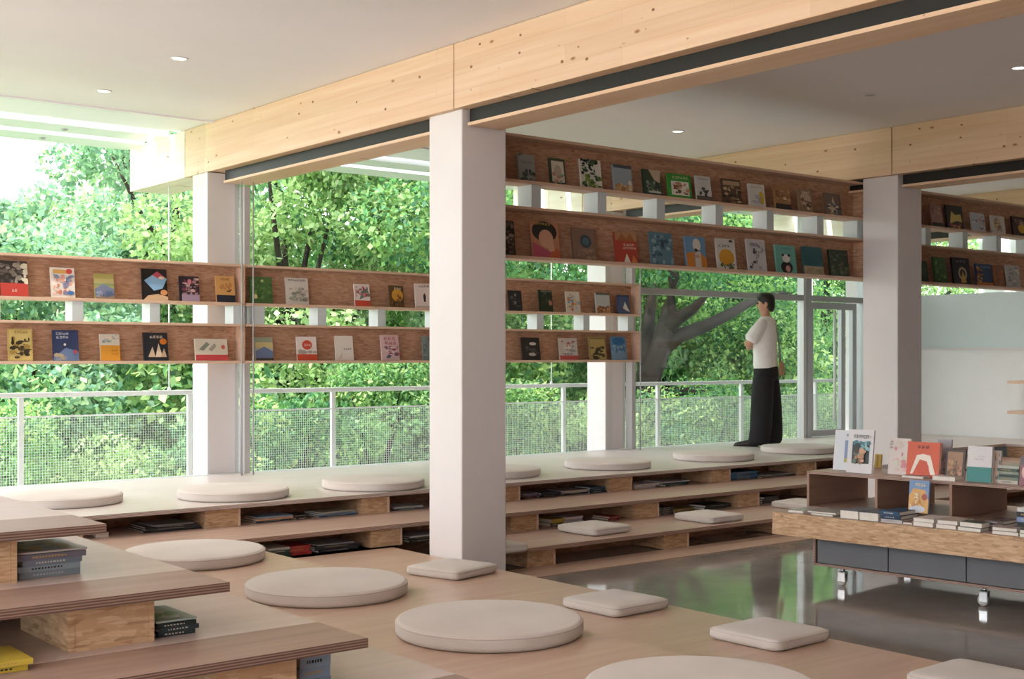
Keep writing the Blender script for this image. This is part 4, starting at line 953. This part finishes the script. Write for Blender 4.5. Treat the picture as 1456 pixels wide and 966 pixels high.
# ears and eyes
ex = Matrix.Translation((hx * .0, hy * .0, 0)) @ Matrix.Rotation(-hd, 4, 'Z')
MB().rings([ell(0, 0, -.03, .004, .008), ell(0, 0, -.012, .010, .018), ell(0, 0, .012, .011, .021), ell(0, 0, .03, .006, .012)], xf=ex @ Matrix.Translation((-.083, -.004, 1.615))).rings([ell(0, 0, -.03, .004, .008), ell(0, 0, -.012, .010, .018), ell(0, 0, .012, .011, .021), ell(0, 0, .03, .006, .012)], xf=ex @ Matrix.Translation((.083, -.004, 1.615))).build('ears', M['skin'], pe)
MB().rings([ell(0, 0, -.006, .008, .004), ell(0, 0, 0, .013, .006), ell(0, 0, .006, .008, .004)], xf=ex @ Matrix.Translation((-.032, .092, 1.632))).rings([ell(0, 0, -.006, .008, .004), ell(0, 0, 0, .013, .006), ell(0, 0, .006, .008, .004)], xf=ex @ Matrix.Translation((.032, .092, 1.632))).build('eyes', M['hair'], pe)
MB().rings([ell(0, 0, -.004, .012, .004), ell(0, 0, 0, .022, .006), ell(0, 0, .004, .012, .004)], xf=ex @ Matrix.Translation((0, .088, 1.562))).build('lips', plain('lips', '#a8685a', .5), pe)
# hair: cap over crown, back and sides
hr = []
for z, rx, ry, cy in ((1.535, .044, .024, -.060), (1.56, .062, .040, -.056), (1.585, .076, .056, -.046), (1.62, .086, .074, -.030), (1.655, .091, .092, -.012), (1.69, .091, .102, -.002), (1.722, .082, .096, .002), (1.748, .058, .070, .0), (1.760, .022, .028, .0)):
    hr.append(ell(0, cy, z, rx, ry, 24))
smooth(MB().rings(hr, xf=ex).build('hair', M['hair'], pe))
# t-shirt: trunk and two loose sleeves
ts = MB()
ts.rings([ell(0, .005, .855, .182, .134), ell(0, .005, .93, .182, .133), ell(0, .005, 1.02, .180, .131), ell(0, .01, 1.12, .176, .130), ell(0, .015, 1.24, .186, .135), ell(0, .005, 1.34, .196, .125),
          ell(0, -.005, 1.41, .188, .106), ell(0, -.008, 1.455, .135, .090), ell(0, -.005, 1.475, .074, .066), ell(0, 0, 1.487, .062, .060)])
for s, el in ((-1, (-.25, .13, 1.155)), (1, (.25, .12, 1.150))):
    ts.tube([(s * .08, -.005, 1.415), (s * .18, 0, 1.390), (s * .215, .045, 1.31), (s * .238, .09, 1.235), (s * .247, .118, 1.185)], [.055, .078, .084, .083, .082], 14)
smooth(ts.build('tshirt', M['tshirt'], pe))
# wide trousers
tr = MB()
tr.rings([ell(0, 0, .975, .160, .118), ell(0, 0, .90, .172, .130), ell(0, -.005, .80, .178, .138), ell(0, -.005, .74, .170, .130)])
tr.rings([ell(-.088, .0, .86, .095, .118), ell(-.098, .008, .70, .105, .126), ell(-.105, .016, .50, .112, .126), ell(-.108, .022, .30, .114, .126), ell(-.105, .035, .15, .108, .124), ell(-.102, .058, .05, .102, .122), ell(-.102, .064, .02, .098, .118)])
tr.rings([ell(.088, .0, .86, .095, .118), ell(.095, -.01, .70, .105, .125), ell(.10, -.03, .50, .110, .122), ell(.10, -.045, .30, .112, .120), ell(.095, -.05, .12, .110, .115), ell(.092, -.052, .015, .106, .112)])
smooth(tr.build('trousers', M['trouser'], pe))
def shoe(x, y, z0, yaw, pitch=0.0):
    xf = Matrix.Translation((x, y, z0)) @ Matrix.Rotation(yaw, 4, 'Z') @ Matrix.Rotation(pitch, 4, 'X')
    m = MB()
    prof = [(-.09, .030, .012, .07), (-.075, .037, .0, .085), (-.02, .036, .0, .085), (.05, .040, .0, .065), (.11, .046, .0, .052), (.155, .042, .0, .045), (.185, .026, .006, .030)]
    R_ = []
    for y_, w, zb, zt in prof:
        R_.append([(w * math.cos(q) * (1 if math.sin(q) < 0 else .82), y_, zb + (zt - zb) * (.5 + .5 * max(-1, min(1, 1.25 * math.sin(q))))) for q in [2 * math.pi * k / 14 for k in range(14)]])
    m.rings(R_, xf=xf); o = m.build('shoe', M['shoe'], pe); smooth(o)
    s = MB().rings([[(w * 1.03 * math.cos(q), y_ * 1.02, -.002 + .012 * (math.sin(q) > 0)) for q in [2 * math.pi * k / 8 + .39 for k in range(8)]] for y_, w, zb, zt in prof], xf=xf)
    s.build('sole', M['black'], o); return o
shoe(-.102, .155, .004, .10)
shoe(.092, -.045, .004, -.25)
# shoulder strap and small tan bag behind the hip
MB().tube([(-.02, .09, 1.36), (-.055, .055, 1.452), (-.045, -.035, 1.478), (0, -.105, 1.40), (.045, -.135, 1.25), (.06, -.145, 1.05), (.05, -.15, .96)], .011, 8).build('bag_strap', plain('strap', '#8d9a86', .7), pe)
bgm = MB().rings([ell(.05, -.165, .80, .050, .022), ell(.05, -.168, .83, .068, .030), ell(.05, -.168, .90, .068, .030), ell(.05, -.165, .955, .060, .022), ell(.05, -.16, .975, .045, .012)])
smooth(bgm.build('shoulder_bag', M['tan'], pe))

# ------------------------------------------------------------------ outside: balcony, railing
tag(box('floor_balcony', -3.6, 20, GY + .07, 12.2, -.1, .10, M['balcony']), 'pale balcony floor outside the glass', kind='structure')
RY = 11.5
rl = empty('railing', (8, RY, .1)); tag(rl, 'white balcony railing with fine wire mesh infill', 'railing')
MB().box(-11.5, 11.9, -.03, .03, 1.025, 1.07).build('top_rail', M['white'], rl, .006)
MB().box(-11.5, 11.9, -.012, .012, .845, .86).build('mesh_rail', M['white'], rl)
x = 3.69 - 1.585 * 4
while x < 19.8:
    MB().box(x - 8 - .022, x - 8 + .022, -.02, .02, 0, 1.024).build('rail_post', M['white'], rl); x += 1.585
mm = MB(); q = .0014
for i in range(int(17.2 / .024)):
    xx = -5.6 + i * .024; mm.box(xx - q, xx + q, .018, .018 + 2 * q, .0, .845)
for j in range(36):
    zz = .01 + j * .024; mm.box(-5.6, 11.6, .021, .021 + 2 * q, zz - q, zz + q)
tag(mm.build('wire_mesh', M['white'], rl), kind='stuff')
for xx, lab in ((5.07, 'thin white hanging rod outside, by the post at the shelf joint'), (9.84, 'thin white hanging rod outside, by the post at the shelf end'), (14.72, 'thin white hanging rod outside, seen through the glazed door')):
    o = MB().tube([(0, 0, 0), (0, 0, CEIL - .02 - 1.17)], .007, 8).build('drop_rod', M['white'], None, 0, (xx, RY + .0, 1.17))
    MB().lathe([(.018, 0), (.018, .02), (.008, .03)], 10).build('foot_ferrule', M['white'], o); tag(o, lab, 'rod', 'thin rods outside')

# ------------------------------------------------------------------ ground and planting
NX, NY = 60, 40
gv, gf = [], []
def gz(x, y): return -.55 + max(0, y - 15) * .07 + .25 * math.sin(x * .5) * math.cos(y * .31) - (0 if y > 12.6 else .3)
for j in range(NY + 1):
    for i in range(NX + 1):
        x, y = -45 + 150 * i / NX, 12.2 + 62 * (j / NY) ** 1.3; gv.append((x, y, gz(x, y)))
for j in range(NY):
    for i in range(NX): a = j * (NX + 1) + i; gf.append((a, a + 1, a + NX + 2, a + NX + 1))
g = MB().add(gv, gf, smooth=True).build('ground_garden', M['grass']); tag(g, 'grassy garden slope outside the balcony', kind='structure')
pav = plain('bounce_paving', '#d6d2ca', .9)  # unseen pale ground, added to bounce sunlight onto the ceiling
tag(box('ground_front_bounce', -60, 60, -60, -3.25, -.6, -.3, pav), 'unseen pale ground added on the far side of the room for bounce light', kind='structure')
tag(box('ground_side_bounce', -60, -3.65, -3.24, 12.1, -.6, -.3, pav), 'unseen pale ground added at the end of the room for bounce light', kind='structure')

PAL = {
 'haze': ['#86b090', '#9cc4a0', '#739f82', '#b0cf9e', '#6a957c'],  # washed-out leaf tints, the hazy veil is put into the colour
 'lime': ['#94b878', '#accb8c', '#7ba266', '#bfd49e', '#85a36c'],
 'mid': ['#76a46a', '#8fb879', '#5f9060', '#a6c98c', '#528259', '#c2dc92'],  # last tint, a bright lime, stands in for leaf highlights
 'deep': ['#558a58', '#6da063', '#44785a', '#85b570', '#3b6a4c', '#a9cf7c'],  # ends in a painted leaf highlight too
 'shrub': ['#5f9066', '#7fac74', '#48785a', '#a6c98a', '#3b6852', '#c0d88e'],
}
def leaves(name, centres, n, size, pal, seed, parent, spread=.9, flat=.55):
    rs = np.random.RandomState(seed); c = np.array([p[:3] for p in centres]); r = np.array([p[3] for p in centres])
    wgt = r ** 2; k = rs.choice(len(c), n, p=wgt / wgt.sum())
    d = rs.normal(size=(n, 3)); d /= np.linalg.norm(d, axis=1)[:, None]
    rad = r[k] * (.55 + .5 * rs.rand(n) ** .6); pos = c[k] + d * rad[:, None] * np.array([1, 1, .75])
    t = rs.normal(size=(n, 3)); t[:, 2] -= .5; t += d * .8; t /= np.linalg.norm(t, axis=1)[:, None]
    nrm = rs.normal(size=(n, 3)) * flat; nrm[:, 2] += .8; nrm += d * .5
    b = np.cross(nrm, t); b /= (np.linalg.norm(b, axis=1)[:, None] + 1e-9)
    L = size * (.6 + .8 * rs.rand(n))[:, None]; W = L * .30
    v = np.empty((n, 4, 3)); v[:, 0] = pos - t * L * .5; v[:, 1] = pos + b * W; v[:, 2] = pos + t * L * .5; v[:, 3] = pos - b * W
    me = bpy.data.meshes.new(name); me.vertices.add(n * 4); me.vertices.foreach_set('co', v.reshape(-1))
    me.loops.add(n * 4); me.loops.foreach_set('vertex_index', np.arange(n * 4, dtype=np.int32))
    me.polygons.add(n); me.polygons.foreach_set('loop_start', np.arange(0, n * 4, 4, dtype=np.int32))
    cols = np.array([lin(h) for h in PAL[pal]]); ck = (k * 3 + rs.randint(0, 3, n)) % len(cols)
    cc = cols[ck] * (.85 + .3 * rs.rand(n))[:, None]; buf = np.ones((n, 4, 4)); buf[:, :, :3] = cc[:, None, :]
    me.update(calc_edges=True)
    at = me.color_attributes.new('col', 'FLOAT_COLOR', 'CORNER'); at.data.foreach_set('color', buf.reshape(-1))
    me.materials.append(M['leaf'])
    o = bpy.data.objects.new(name, me); COL.objects.link(o); o.parent = parent; return o
def crown(R, H, base, n, seed, rc=(.5, 1.0), low=0.0):
    r = random.Random(seed); out = []
    for i in range(n):
        a = r.uniform(0, 6.283); f = r.random() ** .5; z = r.uniform(low, 1)
        w = math.sin(math.pi * min(1, .18 + .75 * z)) ** .6
        out.append((math.cos(a) * R * f * w, math.sin(a) * R * f * w, base + z * H, r.uniform(*rc)))
    return out
def tree(x, y, h, R, pal, n, size, seed, label, base=.5, trunk=.14, group='trees beyond the railing', kind='leafy_tree'):
    z = gz(x, y); t = empty(kind, (x, y, z)); tag(t, label, 'tree', group)
    cs = crown(R, h - base - .4, base + .3, 34, seed, (R * .24, R * .42)); leaves('foliage', cs, n, size, pal, seed, t)
    m = MB(); r = random.Random(seed)
    m.tube([(0, 0, -.1), (r.uniform(-.1, .1), 0, h * .3), (r.uniform(-.2, .2), r.uniform(-.2, .2), h * .7)], [trunk, trunk * .8, trunk * .3], 8)
    for k in range(6):
        c = cs[k * 5]; s = (0, 0, h * (.2 + .07 * k)); m.tube([s, ((c[0]) * .5, c[1] * .5, (s[2] + c[2]) / 2 - .1), c[:3]], [trunk * .45, trunk * .3, trunk * .12], 6)
    m.build('trunk', M['bark'], t); return t
def shrub(x, y, h, R, pal, n, size, seed, label):
    z = gz(x, y); t = empty('garden_shrub', (x, y, z)); tag(t, label, 'shrub', 'shrubs behind the railing')
    cs = crown(R, h - .2, .1, 22, seed, (R * .28, R * .45)); leaves('foliage', cs, n, size, pal, seed, t)
    m = MB()
    for k in range(5): c = cs[k * 4]; m.tube([(0, 0, -.05), (c[0] * .4, c[1] * .4, c[2] * .5), c[:3]], [.02, .014, .006], 5)
    m.build('stems', M['bark'], t); return t

# shrub row just behind the railing
SPOT = ['past the end of the railing view', 'behind the rail post by the stacked decks', 'below the shelf with the striped hill book', 'beside the post at the shelf joint', 'just past the shelf-joint post', 'behind the second rail post', 'below the red-disc book', 'behind the thick column', 'just past the thick column',
        'at the rail post past the column', 'at the post by the shelf end', 'under the spreading tree trunk', 'under the long leaning branch', 'behind the standing person', 'behind the glazed door']
KS = {'shrub': 'glossy dark', 'mid': 'mid-green', 'lime': 'yellow-green', 'deep': 'deep green'}
SLAB = []
SL = ['shrub', 'mid', 'lime', 'shrub', 'deep', 'mid']
SLAB += ['%s leafy garden shrub behind the wire mesh, %s' % (KS[SL[i % 6]], SPOT[i]) for i in range(15)]
for i in range(15):
    x = 3.2 + i * 1.12 + rnd.uniform(-.2, .2); y = 13.3 + rnd.uniform(-.35, .5)
    shrub(x, y, 1.75 + rnd.uniform(-.35, .25), .80, SL[i % 6], 5200, .062, 100 + i, SLAB[i])
# middle row of trees
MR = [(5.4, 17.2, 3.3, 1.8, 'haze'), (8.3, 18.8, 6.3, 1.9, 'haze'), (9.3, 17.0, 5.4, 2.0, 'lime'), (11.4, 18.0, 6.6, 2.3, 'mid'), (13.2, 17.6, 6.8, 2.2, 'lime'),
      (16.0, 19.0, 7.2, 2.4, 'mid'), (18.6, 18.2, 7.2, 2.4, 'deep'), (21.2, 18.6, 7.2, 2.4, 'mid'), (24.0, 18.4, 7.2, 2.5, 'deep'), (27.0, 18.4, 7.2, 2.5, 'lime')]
MS = ['low in front of the open sky', 'beyond the beam end', 'beyond the post at the shelf joint', 'just past the shelf-joint post', 'behind the thick column', 'beyond the rail post past the column',
      'behind the spreading tree', 'behind the standing person', 'behind the glazed door', 'beyond the white half wall']
FS = ['next to the open sky', 'above the shelf-joint post', 'between the shelf-joint post and the column', 'behind the thick column', 'just past the thick column', 'above the post at the shelf end', 'behind the leaning branches', 'behind the glazed door', 'beyond the white half wall']
KN = {'haze': 'pale hazy green', 'lime': 'light yellow-green', 'mid': 'mid-green', 'deep': 'dark green'}
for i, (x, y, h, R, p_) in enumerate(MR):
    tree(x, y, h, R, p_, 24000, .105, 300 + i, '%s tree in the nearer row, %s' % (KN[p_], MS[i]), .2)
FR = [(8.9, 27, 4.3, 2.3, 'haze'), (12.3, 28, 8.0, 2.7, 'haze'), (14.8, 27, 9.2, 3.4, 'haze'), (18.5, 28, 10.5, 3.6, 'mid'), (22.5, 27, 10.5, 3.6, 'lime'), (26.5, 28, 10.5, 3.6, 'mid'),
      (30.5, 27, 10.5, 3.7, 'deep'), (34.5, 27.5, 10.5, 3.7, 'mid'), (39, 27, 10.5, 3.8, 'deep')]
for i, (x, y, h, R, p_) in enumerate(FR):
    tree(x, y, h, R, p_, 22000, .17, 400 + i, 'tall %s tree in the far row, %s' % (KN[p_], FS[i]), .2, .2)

# big spreading tree with dark leaning trunks, by the window where the person looks out
BY = 15.2
bt = empty('spreading_tree', (wx(915, BY), BY, gz(15, BY))); tag(bt, 'big spreading tree with dark forked leaning trunk', 'tree')
def bp(px, py, dy=0.0):
    Y = BY + dy; return (wx(px, Y) - bt.location.x, dy, wz(px, py, Y) - bt.location.z)
m = MB()
m.tube([(-.1, 0, -.3), bp(912, 600), bp(925, 530), bp(940, 490), bp(952, 440), bp(958, 395), bp(955, 340, .3)], [.28, .23, .21, .18, .13, .10, .06], 10)
m.build('trunk', M['bark'], bt)
for pts, rr in (([bp(935, 500), bp(965, 478, -.1), bp(1000, 465, -.2), bp(1035, 448, -.2), bp(1070, 428, 0), (bp(1110, 418, .3)), bp(1150, 422, .5)], [.15, .13, .11, .095, .08, .055, .03]),
                ([bp(945, 470), bp(965, 452, -.2), bp(985, 440, -.4), bp(1005, 420, -.6)], [.15, .12, .09, .04]),
                ([bp(920, 540), bp(918, 490, .3), bp(925, 440, .5), bp(930, 400, .8)], [.17, .14, .10, .06]),
                ([bp(930, 560), bp(990, 555, .2), bp(1060, 580, .4), bp(1120, 600, .6)], [.10, .08, .06, .03])):
    MB().tube(pts, rr, 8).build('branch', M['bark'], bt)
cs = []
r = random.Random(5)
for k in range(46):
    p = bp(r.uniform(850, 1215), r.choice([r.uniform(330, 440), r.uniform(330, 430), r.uniform(540, 650)]), r.uniform(-.3, 1.8)); cs.append((*p, r.uniform(.35, .65)))
for k in range(60):  # unseen high leaf clumps, added to shade the trunk
    cs.append((r.uniform(-5.5, 4.5), r.uniform(-1.2, 3.0), r.uniform(3.6, 7.5), r.uniform(.6, 1.1)))
leaves('foliage', cs, 42000, .095, 'deep', 77, bt)
cs = [(*bp(r.uniform(820, 1200), r.uniform(400, 640), r.uniform(1.2, 3.0)), r.uniform(.4, .7)) for k in range(40)]
leaves('foliage', cs, 20000, .10, 'mid', 78, bt)
# undergrowth closing the slope between the trunks
cs = []
for k in range(260):
    y = r.uniform(15.5, 33); x = ratio(r.uniform(-80, 1330)) * y; cs.append((x, y, gz(x, y) + r.uniform(.1, 1.6 + (y - 15) * .06), r.uniform(.6, 1.1)))
u = leaves('undergrowth', cs, 80000, .14, 'mid', 91, None); tag(u, 'dense dark undergrowth between the tree trunks', 'undergrowth', None, 'stuff')
